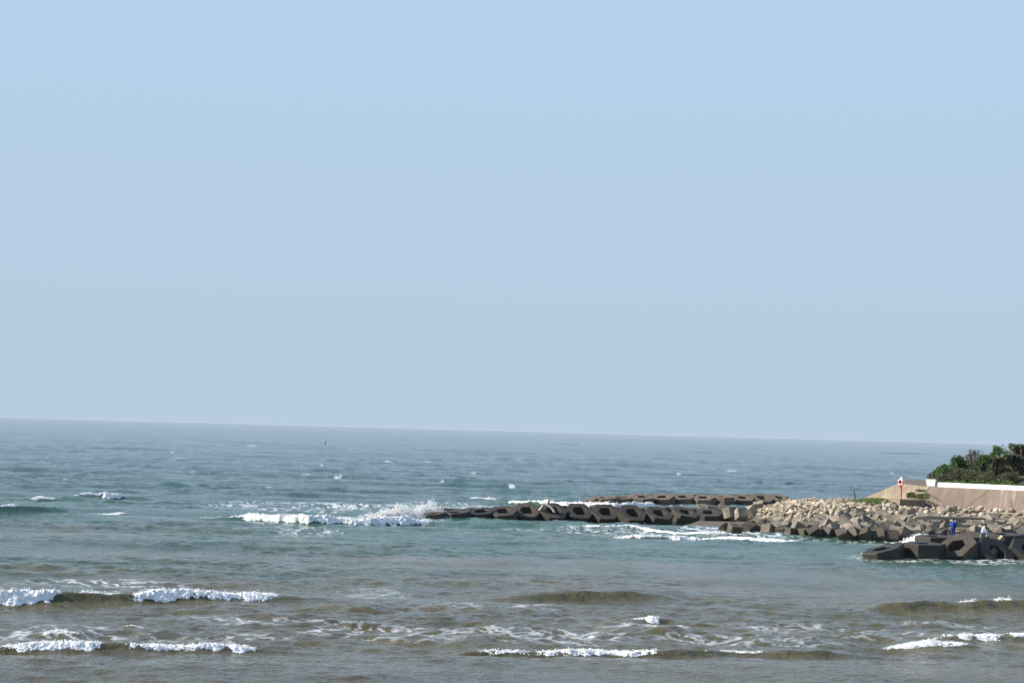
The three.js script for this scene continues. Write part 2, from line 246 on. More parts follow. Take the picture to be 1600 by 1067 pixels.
// white water: a tumbling roller laid over crest and front of each breaker
function roller(b) {
  const parts = [], drops = [];
  for (const s of b.spans) {
    const D = -b.foot((s.x0 + s.x1) / 2), du = clamp(D / 2100, 0.04, 0.14), nu = Math.max(16, Math.ceil((s.x1 - s.x0) / du)), nv = 40;
    const pos = [], idx = [], tp = Math.min(1.6, (s.x1 - s.x0) * 0.3);
    for (let i = 0; i <= nu; i++) {
      const x = lerp(s.x0, s.x1, i / nu), zc = b.crest(x), e = Math.max(0.25, b.env(x));
      const span = sstep(s.x0, s.x0 + tp, x) * (1 - sstep(s.x1 - tp * 0.5, s.x1, x)) * (0.75 + 0.6 * N(x * 0.7, b.key, 21));
      const back = -0.4 * b.wb * (0.3 + 0.4 * s.t + 0.5 * N(x * 0.8, b.key, 2.2)), front = b.wf * lerp(0.1, 1.75, s.reach) * (1 + 0.4 * N(x * 0.9, b.key, 9.1) + 0.3 * N(x * 2.6, b.key, 3.1) + 0.12 * N(x * 7, b.key, 5.1));
      for (let j = 0; j <= nv; j++) {
        const v = j / nv, z = zc + lerp(back, front, v), y0 = seaHeight(x, z);
        const hump = Math.pow(Math.sin(Math.PI * clamp(v * 1.02, 0, 1)), 0.6) * span * s.t;
        const yy = y0 + b.key, l1 = Math.abs(N(x * 1.5, yy * 1.9, z * 1.5)) * 1.7, l2 = Math.abs(N(x * 4.1, yy * 4.5, z * 4.1)) * 1.7, l3 = Math.abs(N(x * 9.3, yy * 10, z * 9.3)) * 1.6, l4 = N(x * 19, yy * 20, z * 19);
        const rag = Math.max(0, N(x * 1.2, z * 1.5, b.key + 11) + 0.7 * N(x * 4, z * 5, b.key + 13) + 0.5 * N(x * 11, z * 13, b.key + 17));
        const th = b.h * e * (0.14 * hump + (0.34 * l1 + 0.30 * l2 + 0.2 * l3 + 0.09 * l4) * hump) - b.h * (0.04 + (1.15 - s.t) * 0.42 * rag + 0.2 * (1 - hump) * (0.25 + rag));
        const X = x + 0.12 * b.h * hump * N(x * 5, z * 5, 2), Y = y0 + th * 0.85 + 0.2 * b.h * hump * sstep(170, 260, D), Z = z + th * 0.75 * (v > 0.35 ? 1 : v / 0.35);
        pos.push(X, Y, Z);
        if (th > -0.05 * b.h && rnd() < 0.16) { const r = R(0.012, 0.035) * clamp(D / 130, 0.8, 2) * (rnd() < 0.1 ? 1.5 : 1), k = Math.pow(rnd(), 3) * 0.22 * b.h; drops.push([X + R(-0.06, 0.06), Y + 0.01 + k, Z + R(-0.05, 0.08) + k * 0.3, r]); }
        if (i && j) { const k = i * (nv + 1) + j, a = k - nv - 2, c = k - nv - 1, d = k - 1; idx.push(a, d, c, c, d, k); }
      }
    }
    const g = new THREE.BufferGeometry(); g.setAttribute('position', new THREE.Float32BufferAttribute(pos, 3)); g.setIndex(idx); g.computeVertexNormals(); parts.push(g);
  }
  return [parts, drops];
}
const frothDrop = new THREE.IcosahedronGeometry(1, 0);
for (const b of breakers) if (b.spans.length) {
  const [parts, drops] = roller(b), t = thing('breaking_wave', b.label, 'wave', V(0, 0, 0), 0, 'white breakers on the sea');
  for (const g of parts) mesh('white_water', g, M.foam, t);
  if (drops.length > 8) { const im = new THREE.InstancedMesh(frothDrop, M.foam, drops.length), mt = new THREE.Matrix4(); drops.forEach(([x, y, z, r], i) => im.setMatrixAt(i, mt.makeScale(r, r, r).setPosition(x, y, z))); im.name = 'froth'; im.userData.kind = 'stuff'; t.add(im); shade(im); }
}

{ // spray thrown up where the breaker meets the breakwater tip, and where water surges behind the right-hand blocks
  const drop = new THREE.IcosahedronGeometry(1, 0), spots = [];
  const burst = (px, py, w, hgt, n) => { for (let i = 0; i < n; i++) { const u = (rnd() + rnd() - 1), c = at(px + u * w, py), e = Math.pow(1 - Math.abs(u), 0.6); const t = Math.pow(rnd(), 1.7) * (0.55 + 0.9 * Math.abs(N(u * 7, px, 3))); spots.push([c.x + R(-0.2, 0.2), 0.1 + t * hgt * e, c.z + R(-1, 1), R(0.018, 0.06) * (1.25 - 0.7 * Math.min(1, t))]); } };
  burst(625, 812, 42, 2.4, 3600); burst(668, 810, 34, 2.7, 3600); burst(600, 812, 50, 1.3, 1500); burst(1438, 849, 28, 1.3, 1300); burst(935, 797, 60, 1.2, 900); burst(1365, 869, 14, 0.6, 350); burst(1120, 836, 20, 0.6, 300);
  const im = new THREE.InstancedMesh(drop, M.foam, spots.length), mt = new THREE.Matrix4();
  spots.forEach(([x, y, z, r], i) => im.setMatrixAt(i, mt.makeScale(r, r * 1.4, r).setPosition(x, y, z)));
  im.name = 'sea_spray'; im.castShadow = im.receiveShadow = true; tag(stuff(im), 'fine white spray thrown up at the breakwater tip and blocks', 'spray'); scene.add(im);
}

// ------------------------------------------------------------------ shore bank
const shorePx = [[1085, 826], [1130, 831], [1190, 833], [1250, 838], [1330, 842], [1400, 844], [1480, 846], [1600, 846]];
const shoreline = shorePx.map(p => { const q = at(p[0], p[1]); return [q.x, q.z]; });
shoreline.push([75, -196], [120, -188], [120, -330], [62, -300], [52, -268]);
for (const [px, D] of [[1340, 262], [1270, 258], [1200, 262], [1165, 256], [1120, 236]]) shoreline.push([atD(px, 700, D).x, -D]);
function inside(x, z) { // signed distance to the shoreline, positive on land
  let d = 1e9, inn = false;
  for (let i = 0, j = shoreline.length - 1; i < shoreline.length; j = i++) {
    const [ax, az] = shoreline[j], [bx, bz] = shoreline[i], ex = bx - ax, ez = bz - az, t = clamp(((x - ax) * ex + (z - az) * ez) / (ex * ex + ez * ez), 0, 1);
    d = Math.min(d, Math.hypot(x - ax - ex * t, z - az - ez * t));
    if ((az > z) !== (bz > z) && x < ax + (z - az) / (bz - az) * ex) inn = !inn;
  }
  return inn ? d : -d;
}
const apronX = at(1190, 815).x;
function bank(x, z) {
  const d = inside(x, z), full = 0.35 + 2.05 * sstep(apronX - 3.5, apronX + 5, x);
  return d < 0 ? d * 0.5 - 0.1 : -0.1 + full / 2.4 * (1.25 * clamp(d / 5.2, 0, 1) + 0.7 * sstep(4.2, 9.5, d) + 0.25 * sstep(8, 15, d)) + 0.12 * N(x * 0.5, z * 0.5, 3);
}
{
  const nx = 150, nz = 130, x0 = 15, x1 = 124, z0 = -335, z1 = -185, pos = [], idx = [], uv = [];
  for (let j = 0; j <= nz; j++) for (let i = 0; i <= nx; i++) {
    const x = lerp(x0, x1, i / nx), z = lerp(z0, z1, j / nz); pos.push(x, Math.max(bank(x, z), -2), z); uv.push(x, z);
    if (i && j) { const k = j * (nx + 1) + i; idx.push(k - nx - 2, k - 1, k - nx - 1, k - nx - 1, k - 1, k); }
  }
  const g = new THREE.BufferGeometry(); g.setAttribute('position', new THREE.Float32BufferAttribute(pos, 3)); g.setAttribute('uv', new THREE.Float32BufferAttribute(uv, 2)); g.setIndex(idx); g.computeVertexNormals();
  structure(mesh('shore_ground', g, concrete(0.2, 0.165, 0.12)));
}

// ------------------------------------------------------------------ seawall
const CREST = 4.8, TOE = 2.3;
const C2 = at(1405, 755, CREST), C1 = at(1453, 760.5, CREST), CR = at(1600, 767, CREST), T2 = at(1350, 779, TOE), T1 = at(1412, 793, TOE), TR = T1.clone().add(CR).sub(C1);
const CX = CR.clone().add(CR.clone().sub(C1).multiplyScalar(1.6)), TX = TR.clone().add(TR.clone().sub(T1).multiplyScalar(1.6));
function slab(top, depth, mat, name, parent, uvDir) { // a polygon with thickness, uv in metres across and down the slope
  const n = top.length, nrm = top[1].clone().sub(top[0]).cross(top[2].clone().sub(top[0])).normalize(); if (nrm.y < 0) nrm.negate();
  const low = top.map(p => p.clone().addScaledVector(nrm, -depth)), pos = [], uv = [];
  const ud = uvDir.clone().normalize(), vd = nrm.clone().cross(ud);
  const put = p => { pos.push(p.x, p.y, p.z); uv.push(p.dot(ud), p.dot(vd)); };
  const face = (a, b, c) => { put(a); put(b); put(c); };
  const flip = top[1].clone().sub(top[0]).cross(top[2].clone().sub(top[0])).y < 0;
  for (let i = 1; i < n - 1; i++) { flip ? face(top[0], top[i + 1], top[i]) : face(top[0], top[i], top[i + 1]); flip ? face(low[0], low[i], low[i + 1]) : face(low[0], low[i + 1], low[i]); }
  for (let i = 0; i < n; i++) { const j = (i + 1) % n; if (flip) { face(top[i], top[j], low[j]); face(top[i], low[j], low[i]); } else { face(top[i], low[j], top[j]); face(top[i], low[i], low[j]); } }
  const g = new THREE.BufferGeometry(); g.setAttribute('position', new THREE.Float32BufferAttribute(pos, 3)); g.setAttribute('uv', new THREE.Float32BufferAttribute(uv, 2)); g.computeVertexNormals();
  return mesh(name, g, mat, parent);
}
const wall = thing('seawall', 'sloping grey concrete seawall with a white kerb along its crest', 'seawall', V(0, 0, 0));
{
  const drop = (t, c) => t.clone().add(t.clone().sub(c).normalize().multiplyScalar(1.4));
  const back = V(6, 0, -26), gap = 0.03;
  slab([drop(T2, C2), drop(T1, C1).add(V(-gap, 0, 0)), C1.clone().add(V(-gap, 0, 0)), C2], 0.5, M.slopeLight, 'slope_panel', wall, C1.clone().sub(C2));
  const N_P = 4, lp = (a, b, t) => a.clone().lerp(b, t);
  for (let i = 0; i < N_P; i++) { const t0 = i / N_P + (i ? 0.0012 : 0), t1 = (i + 1) / N_P - 0.0012; slab([drop(lp(T1, TX, t0), lp(C1, CX, t0)), drop(lp(T1, TX, t1), lp(C1, CX, t1)), lp(C1, CX, t1), lp(C1, CX, t0)], 0.5, M.slope, 'slope_panel', wall, CX.clone().sub(C1)); }
  slab([C2, C1, CX, CX.clone().add(back), C2.clone().add(back)].map(p => p.clone().add(V(0.03, -0.012, -0.03))), 0.6, M.crest, 'crest_slab', wall, V(1, 0, 0));
  // white kerb: a low wall with a chamfered front
  const dir = CX.clone().sub(C1).normalize(), out = V(-dir.z, 0, dir.x); if (out.z < 0) out.negate();
  const k0 = C1.clone().addScaledVector(dir, 1.0).addScaledVector(out, -0.1);
  const len = CX.distanceTo(k0), prof = new THREE.Shape([[0.02, -0.05], [0.06, 0.06], [-0.04, 0.5], [-0.09, 0.54], [-0.46, 0.54], [-0.5, 0.5], [-0.5, -0.05]].map(p => new THREE.Vector2(...p)));
  for (let i = 0, L = 0; L < len; i++) {
    const l = Math.min(i ? 9 : 10.2, len - L), g = boxUV(new THREE.ExtrudeGeometry(prof, { depth: l - 0.02, bevelEnabled: false }), 0.3);
    const k = mesh('kerb', g, M.white, wall); k.position.copy(k0.clone().addScaledVector(dir, L)); k.quaternion.setFromRotationMatrix(new THREE.Matrix4().makeBasis(out, V(0, 1, 0), out.clone().cross(V(0, 1, 0)))); 
    if (out.clone().cross(V(0, 1, 0)).dot(dir) < 0) k.position.addScaledVector(dir, l - 0.02);
    L += l;
  }
  // pale raised joint strip running down the corner
  const a = C1.clone().lerp(T1, 0.02), b = C1.clone().lerp(T1, 0.52), g = new THREE.BoxGeometry(0.14, 0.1, a.distanceTo(b)), s = mesh('joint_strip', boxUV(g), M.white, wall);
  s.position.copy(a).lerp(b, 0.5).add(V(0, 0.04, 0)); s.lookAt(b.clone().add(V(0, 0.04, 0)));
}
{ // ground behind the kerb, rising to the right under the shrubs
  const nx = 40, nz = 26, pos = [], idx = [], uv = [], dir = CX.clone().sub(C1).normalize(), inn = V(dir.z, 0, -dir.x); if (inn.z > 0) inn.negate();
  const o = at(1466, 761, CREST).addScaledVector(inn, 0.42);
  for (let j = 0; j <= nz; j++) for (let i = 0; i <= nx; i++) {
    const u = lerp(0.3, 34, i / nx), v = lerp(0.1, 30, j / nz), p = o.clone().addScaledVector(dir, u).addScaledVector(inn, v);
    p.y = CREST + 0.06 + 1.9 * sstep(0.5, 11, v) * sstep(0, 8, u) + 0.2 * N(p.x * 0.4, p.z * 0.4, 1) * sstep(0.5, 3, v); pos.push(p.x, p.y, p.z); uv.push(p.x, p.z);
    if (i && j) { const k = j * (nx + 1) + i; idx.push(k - nx - 2, k - nx - 1, k - 1, k - nx - 1, k, k - 1); }
  }
  const g = new THREE.BufferGeometry(); g.setAttribute('position', new THREE.Float32BufferAttribute(pos, 3)); g.setAttribute('uv', new THREE.Float32BufferAttribute(uv, 2)); g.setIndex(idx); g.computeVertexNormals();
  structure(mesh('shrub_hill', g, new THREE.MeshStandardMaterial({ color: rgb(0.09, 0.075, 0.045), map: concreteMap, roughness: 1 })));
}

// ------------------------------------------------------------------ hollow hexagonal blocks
function hexGeo(Rr, H, hole, off) {
  const ring = (r, rev) => { const a = []; for (let i = 0; i < 6; i++) { const t = (rev ? -i : i) * Math.PI / 3; a.push(new THREE.Vector2(r * Math.cos(t), r * Math.sin(t))); } return a; };
  const s = new THREE.Shape(ring(Rr - 0.05)); s.holes.push(new THREE.Path(ring(hole + 0.05, true)));
  const g = new THREE.ExtrudeGeometry(s, { depth: H - 0.1, bevelEnabled: true, bevelThickness: 0.05, bevelSize: 0.05, bevelSegments: 1 });
  g.translate(0, 0, -H / 2 + 0.05); g.rotateX(-Math.PI / 2); const u = boxUV(g, 1, off); u.computeVertexNormals(); return u;
}
const hexVariants = [0, 1, 2].map(i => hexGeo(1.72, 1.25, 0.84, i * 3.7)), hexBig = hexGeo(1.85, 1.35, 0.85, 1.3);
const ordinals = ['first', 'second', 'third', 'fourth', 'fifth', 'sixth', 'seventh', 'eighth', 'ninth', 'tenth', 'eleventh', 'twelfth', 'thirteenth', 'fourteenth', 'fifteenth'];
function hex(p, e, mat, label, group, geo = pick(hexVariants)) { const o = mesh('hexagonal_block', geo, mat); o.position.copy(p); o.rotation.order = 'YXZ'; o.rotation.set(e[0], e[1], e[2]); tag(o, label, 'concrete block', group); return o; }
{ // nearer breakwater: front row leaning to the camera, second row flatter behind it
  const front = [[672, 812, 0.0, 0.03, 0.1], [712, 812, 0.16, 0.04, 0.1], [752, 812, 0.3, 0.2, 0.12], [786, 813, 0.42, 0.32, 0.1], [823, 813, 0.55, 0.5, 0.05], [864, 814, 0.6, 0.55, 0], [905, 814.5, 0.6, 0.56, 0], [947, 815.5, 0.6, 0.55, 0.03], [988, 817, 0.58, 0.58, -0.02], [1030, 817.5, 0.55, 0.42, -0.12], [1072, 817, 0.6, 0.3, -0.16], [1110, 816, 0.5, 0.26, 0.04]];
  front.forEach(([px, py, y, tx, tz], i) => { const p = at(px, py, 0); hex(V(p.x, y, p.z - 1.4), [tx, 0.2 + R(-0.12, 0.12), tz], pick(i < 4 ? M.hexWet.concat(M.hex) : M.hex), `${ordinals[i]} hollow hexagonal block from the sea end, front row of the nearer breakwater`, 'front row of the nearer breakwater'); });
  for (let i = 0; i < 11; i++) { const px = 700 + i * 41, p = at(px, 811.5 + i * 0.42, 0); hex(V(p.x, 0.28 + 0.5 * sstep(0, 4, i) + R(-0.06, 0.06), p.z - 4.4), [0.05 + R(-0.05, 0.06), R(-0.1, 0.1), R(-0.06, 0.1)], pick(M.hex), `${ordinals[i]} flat hexagonal block from the sea end, back row of the nearer breakwater`, 'back row of the nearer breakwater'); }
  const p = at(640, 811, 0); hex(V(p.x, -0.45, p.z - 2), [0.06, 0.2, 0.12], M.hexWet[0], 'almost submerged hexagonal block in the foam off the breakwater tip');
}
{ // farther breakwater
  const front = [[924, 788, -0.05, 0.1, 0.35], [950, 789, 0.28, 0.02, 0.08], [977, 789, 0.42, 0.12, 0.1], [1006, 790, 0.6, 0.16, 0.1], [1037, 790, 0.62, 0.24, 0.1], [1069, 790, 0.62, 0.2, 0.06], [1101, 791, 0.62, 0.22, 0.04], [1132, 791, 0.72, 0.06, 0.02], [1163, 791, 0.6, 0.24, 0.0], [1192, 791, 0.62, 0.34, -0.08], [1220, 791, 0.6, 0.26, -0.12]];
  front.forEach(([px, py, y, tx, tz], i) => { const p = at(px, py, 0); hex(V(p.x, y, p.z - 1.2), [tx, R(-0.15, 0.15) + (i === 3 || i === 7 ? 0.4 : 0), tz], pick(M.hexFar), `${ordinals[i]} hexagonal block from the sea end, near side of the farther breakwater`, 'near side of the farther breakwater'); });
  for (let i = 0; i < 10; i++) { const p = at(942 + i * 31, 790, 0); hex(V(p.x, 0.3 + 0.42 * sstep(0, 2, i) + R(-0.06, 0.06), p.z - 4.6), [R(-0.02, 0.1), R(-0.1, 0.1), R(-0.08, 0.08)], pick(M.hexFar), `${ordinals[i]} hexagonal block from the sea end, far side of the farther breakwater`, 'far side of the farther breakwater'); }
}
{ // blocks at the right edge, close to the camera
  const J = (px, py, y, dz, e, mat, label) => { const p = at(px, py, 0); return hex(V(p.x, y, p.z - dz), e, mat, label, 'hexagonal blocks at the right edge', hexBig); };
  J(1388, 873, 0.12, 1.6, [0.06, 0.05, 0.27], M.hexWet[0], 'tilted dark hexagonal block sloping into the water at left end of right-hand blocks');
  J(1452, 874, 0.58, 1.7, [0.03, 0.02, 0.0], M.hexWet[0], 'upright dark hexagonal block with its hole level, right of the tilted one');
  J(1507, 875, 0.62, 1.9, [0.62, -0.45, 0.22], M.hex[0], 'hexagonal block leaning to the left with a sunlit tan rim, below the people');
  J(1560, 876, 0.22, 1.4, [0.75, 0.35, -0.1], M.hexWet[1], 'steeply leaning black hexagonal block in shade near the right edge');
  J(1612, 876, 0.3, 1.4, [0.6, 0.2, -0.2], M.hexWet[1], 'black hexagonal block in shade cut by the right edge');
  J(1478, 868, 0.8, 4.3, [0.02, 0.1, 0.02], M.hex[1], 'flat hexagonal block the person in blue stands on');
  J(1535, 868, 0.8, 4.8, [0.0, 0.05, -0.02], M.hex[2], 'flat hexagonal block the seated person is on');
  J(1592, 868, 0.98, 5.0, [0.04, 0.12, 0.03], M.hex[1], 'flat hexagonal block right of the seated person');
  J(1655, 868, 0.9, 5.0, [0.04, 0.12, 0.03], M.hex[1], 'flat hexagonal block beyond the right edge');
  J(1668, 876, 0.5, 1.6, [0.4, 0.2, 0.1], M.hexWet[1], 'leaning dark hexagonal block beyond the right edge');
}
{ // low sloping apron at the root of the nearer breakwater
  const a = at(1050, 828, -0.15), b = at(1196, 834, -0.15), c = at(1205, 816, 0.75), d = at(1092, 814, 0.55);
  structure(slab([a, b, c, d], 0.5, concrete(0.2, 0.165, 0.13), 'concrete_apron', scene, V(1, 0, 0)));
}

// ------------------------------------------------------------------ concrete cubes of the revetment
function blockGeo(a, b, c, off) { // chamfered block
  const s = new THREE.Shape(), e = 0.05, x = a / 2 - e, y = b / 2 - e; s.moveTo(-x, -y); s.lineTo(x, -y); s.lineTo(x, y); s.lineTo(-x, y); s.closePath();
  const g = new THREE.ExtrudeGeometry(s, { depth: c - 2 * e, bevelEnabled: true, bevelThickness: e, bevelSize: e, bevelSegments: 1 }); g.translate(0, 0, -c / 2 + e); const u = boxUV(g, 1, off); u.computeVertexNormals(); return u;
}
const blockKinds = [[1.18, 1.18, 1.18], [1.1, 1.1, 1.25], [1.25, 1.2, 1.15], [1.0, 1.05, 1.75], [1.1, 1.1, 1.6]].map((d, i) => ({ d, geo: blockGeo(...d, i * 2.3) }));
{
  const blocks = [], q = () => new THREE.Quaternion(R(-1, 1), R(-1, 1), R(-1, 1), R(-1, 1)).normalize();
  const add = (px, py, h, k = blockKinds[Math.floor(rnd() * rnd() * 5)], fixed = false, label) => { const p = at(px, py, h); blocks.push({ p, q: q(), k, fixed, label }); };
  add(1148, 829, 0.35, blockKinds[0], true, 'dark wet concrete cube standing in the surf, right of its pair'); add(1132, 830, 0.2, blockKinds[0], true, 'dark wet concrete cube tilted in the surf, left of its pair');
  for (const [px, py] of [[1098, 798], [1113, 799], [1127, 798], [1141, 802], [1158, 803], [1172, 800], [1186, 792]]) { add(px, py, 1.1, blockKinds[rnd() < 0.5 ? 0 : 2], true, null); blocks[blocks.length - 1].pale = true; add(px + R(-5, 5), py + 9, 0.35, blockKinds[0], true, null); blocks[blocks.length - 1].pale = px > 1150; }
  // the rest fill the face of the bank, row by row from the waterline up
  const waterline = px => { let k = 0; while (k < shorePx.length - 2 && px > shorePx[k + 1][0]) k++; const [a, b] = [shorePx[k], shorePx[k + 1]]; return lerp(a[1], b[1], clamp((px - a[0]) / (b[0] - a[0]), 0, 1)); };
  for (let row = 0; row < 6; row++) for (let px = 1176 + row * 7; px < 1680; px += 18) {
    const x = px + R(-6, 6), h = 0.1, base = at(x, waterline(x), 0);
    if (row === 5 && rnd() < 0.55) continue;
    blocks.push({ p: V(base.x, h, base.z + 0.5 - row * 1.22 + R(-0.3, 0.3)), q: q(), k: blockKinds[Math.floor(rnd() * rnd() * 5)], row });
  }
  // push overlapping blocks apart (separating axes), keep them on the bank
  const ax = b => [V(1, 0, 0), V(0, 1, 0), V(0, 0, 1)].map(v => v.applyQuaternion(b.q));
  for (const b of blocks) { b.a = ax(b); b.r = Math.hypot(...b.k.d) / 2; }
  const ext = (b, n) => b.a.reduce((s, a, i) => s + Math.abs(a.dot(n)) * b.k.d[i] / 2, 0);
  const settle = b => { const low = ext(b, V(0, 1, 0)); b.p.y = Math.max(-0.25, bank(b.p.x, b.p.z)) + low * 0.7; };
  for (const b of blocks) b.o = b.p.clone();
  for (let it = 0; it < 9; it++) {
    for (const b of blocks) if (!b.fixed) { b.p.lerp(b.o, 0.45); settle(b); }
    for (let i = 0; i < blocks.length; i++) for (let j = i + 1; j < blocks.length; j++) {
      const A = blocks[i], B = blocks[j], d = B.p.clone().sub(A.p); if (d.length() > A.r + B.r) continue;
      let best = 1e9, bn = null; const axes = [...A.a, ...B.a]; for (const u of A.a) for (const v of B.a) { const c = u.clone().cross(v); if (c.lengthSq() > 1e-4) axes.push(c.normalize()); }
      for (const n of axes) { const o = ext(A, n) + ext(B, n) - Math.abs(d.dot(n)); if (o < best) { best = o; bn = n; if (o <= 0) break; } }
      if (best <= 0) continue;
      const push = bn.clone().multiplyScalar(Math.sign(d.dot(bn)) || 1); push.y *= 0.3; push.z *= 0.6; push.setLength((best + 0.01) * 0.5);
      if (!A.fixed) A.p.sub(push); if (!B.fixed) B.p.add(push);
    }
  }
  const zones = [[1200, 'at the left end next to the apron'], [1290, 'below the bare rubble on the left'], [1395, 'below the green weeds'], [1440, 'below the lifebuoy stand'], [1550, 'under the long driftwood log'], [9999, 'at the right, behind the people']];
  const zoneOf = p => { const q = p.clone().project(camera), px = (q.x + 1) / 2 * PW; return zones.find(z => px < z[0])[1]; };
  globalThis.zoneOf = zoneOf;
  for (const b of blocks) {
    if (!b.fixed) settle(b); const top = b.p.y, wet = b.pale ? false : b.fixed || top < 0.52;
    const o = mesh('concrete_cube', b.k.geo, wet ? pick(M.cubeWet) : pick(M.cube)); o.position.copy(b.p); o.quaternion.copy(b.q);
    const lv = wet ? 'dark wet concrete cube at the waterline' : b.p.y < 1.35 ? 'tan concrete cube midway up the pile' : 'pale concrete cube on top of the pile', zn = zoneOf(b.p);
    tag(o, b.label ?? `${lv}, ${zn}`, 'concrete cube', b.label ? undefined : `${wet ? 'wet' : b.p.y < 1.35 ? 'middle' : 'top'} cubes ${zn}`);
  }
  globalThis.cubeList = blocks;
  // three cubes jammed among the right-hand hexagonal blocks
  const extra = (px, py, h, k, e, m, label) => { const p = at(px, py, h), o = mesh('concrete_cube', k.geo, m); o.position.copy(p); o.rotation.set(...e); tag(o, label, 'concrete cube'); };
  extra(1547, 864, 0.5, blockKinds[0], [0.6, 0.5, 0.7], M.cube[1], 'tan cube corner wedged in front of the black right-hand blocks');
}

// ------------------------------------------------------------------ rubble stones
function stoneGeo(sx, sy, sz, detail = 1) {
  const g = new THREE.IcosahedronGeometry(1, detail), p = g.attributes.position, k = R(0, 90), v = V();
  const cuts = []; for (let i = 0; i < 7; i++) cuts.push([V(R(-1, 1), R(-1, 1), R(-1, 1)).normalize(), R(0.55, 0.85)]);
  for (let i = 0; i < p.count; i++) { v.fromBufferAttribute(p, i); v.multiplyScalar(1 + 0.25 * N(v.x * 1.5 + k, v.y * 1.5, v.z * 1.5)); for (const [n, d] of cuts) { const o = v.dot(n) - d; if (o > 0) v.addScaledVector(n, -o); } p.setXYZ(i, v.x * sx, v.y * sy, v.z * sz); }
  const u = boxUV(g, 1, R(0, 5)); u.computeVertexNormals(); return u;
}
{
  const kinds = []; for (let i = 0; i < 14; i++) kinds.push(stoneGeo(R(0.22, 0.36), R(0.13, 0.24), R(0.18, 0.32)));
  const plain = []; for (let i = 0; i < 8; i++) plain.push(stoneGeo(R(0.24, 0.38), R(0.15, 0.26), R(0.2, 0.34), 0));
  const spots = [];
  const onWall = (x, z) => { // behind the toe line of the seawall
    const line = (a, b) => ((b.x - a.x) * (z - a.z) - (b.z - a.z) * (x - a.x)) / Math.hypot(b.x - a.x, b.z - a.z);
    return x > T2.x - 2 && line(T2, T1) < -0.2 && line(T1, TX) < -0.2; };
  const clear = (x, z, r) => { for (const b of globalThis.cubeList) if (b.p.y > 1.2 && Math.hypot(b.p.x - x, b.p.z - z) < r) return false; return true; };
  for (let i = 0; i < 60000 && spots.length < 5200; i++) {
    const x = R(27, 74), z = R(-262, -200), d = inside(x, z); if (d < 3.2 || onWall(x, z) || (d < 7.5 && !clear(x, z, 0.6))) continue;
    if (x < apronX - 1 && z > -246) continue;
    const y = bank(x, z); const s = Math.pow(rnd(), 2.2) * 1.0 + 0.5; spots.push([x, y, z, s * lerp(0.85, 1.15, rnd())]);
  }
  // show-largest first: the large stones near the front edge and the skyline
  const order = spots.map((s, i) => [s[3] / -s[2] * (s[2] > -226 ? 1.25 : 1), i]).sort((a, b) => b[0] - a[0]);
  const big = new Set(order.slice(0, 290).map(o => o[1])), mt = new THREE.Matrix4(), e = new THREE.Euler(), qq = new THREE.Quaternion();
  const rest = kinds.slice(0, 8).map(() => []);
  spots.forEach(([x, y, z, s], i) => {
    e.set(R(-0.5, 0.5), R(0, 6.28), R(-0.5, 0.5)); qq.setFromEuler(e);
    if (big.has(i)) {
      const o = mesh('rubble_stone', pick(kinds), pick(M.stone)); s *= 1.15; o.position.set(x, y + 0.2 * s + 0.12, z); o.quaternion.copy(qq); o.scale.setScalar(s);
      const q = V(x, y, z).project(camera), px = (q.x + 1) / 2 * PW, where = px < 1260 ? 'at the left end of the rubble' : px < 1330 ? 'left of the weeds' : px < 1400 ? 'around the weeds' : px < 1460 ? 'below the drain chamber' : px < 1540 ? 'above the long driftwood log' : 'near the right edge below the kerb';
      tag(o, `pale angular rubble stone ${where}`, 'stone', `rubble stones ${where}`);
    } else rest[i % 8].push(mt.compose(V(x, y + 0.14 * s + 0.05, z), qq, V(s, s, s)).clone());
  });
  // the remaining rubble joined into one mass
  const tints = [[0.62, 0.54, 0.42], [0.52, 0.45, 0.34], [0.76, 0.69, 0.57], [0.44, 0.36, 0.27], [0.62, 0.49, 0.34], [0.33, 0.28, 0.21]];
  const geos = []; rest.forEach((ms, k) => { for (const m of ms) { const g = plain[k].clone().applyMatrix4(m), t = pick(tints), c = new Float32Array(g.attributes.position.count * 3); for (let i = 0; i < c.length; i += 3) { c[i] = t[0]; c[i + 1] = t[1]; c[i + 2] = t[2]; } g.setAttribute('color', new THREE.BufferAttribute(c, 3)); geos.push(g); } });
  tag(stuff(mesh('rubble', mergeGeometries(geos), new THREE.MeshStandardMaterial({ color: 0xffffff, vertexColors: true, map: concreteMap, roughness: 0.95 }))), 'bed of small pale rubble between the cubes and the seawall', 'rubble');
}

// ------------------------------------------------------------------ driftwood
function log(pts, r0, r1, knots = 0) { // tapered, slightly crooked timber
  const c = new THREE.CatmullRomCurve3(pts), n = 14, m = 8, pos = [], idx = [], fr = c.computeFrenetFrames(n), uv = [];
  for (let i = 0; i <= n; i++) { const p = c.getPointAt(i / n), r = lerp(r0, r1, i / n) * (1 + 0.12 * N(i * 0.9, r0 * 90, 1)) * (i === 0 || i === n ? 0.8 : 1); for (let j = 0; j < m; j++) { const a = j / m * 6.2832, v = p.clone().addScaledVector(fr.normals[i], Math.cos(a) * r).addScaledVector(fr.binormals[i], Math.sin(a) * r); pos.push(v.x, v.y, v.z); uv.push(i * 0.3, j / m); if (i) { const k = i * m + j, k2 = i * m + (j + 1) % m; idx.push(k - m, k2 - m, k, k2 - m, k2, k); } } }
  for (const [end, i] of [[0, 0], [1, n]]) { const p = c.getPointAt(end); pos.push(p.x, p.y, p.z); uv.push(0, 0); const k = pos.length / 3 - 1; for (let j = 0; j < m; j++) end ? idx.push(k, i * m + j, i * m + (j + 1) % m) : idx.push(k, (j + 1) % m, j); }
  const g = new THREE.BufferGeometry(); g.setAttribute('position', new THREE.Float32BufferAttribute(pos, 3)); g.setAttribute('uv', new THREE.Float32BufferAttribute(uv, 2)); g.setIndex(idx); g.computeVertexNormals(); return g;
}
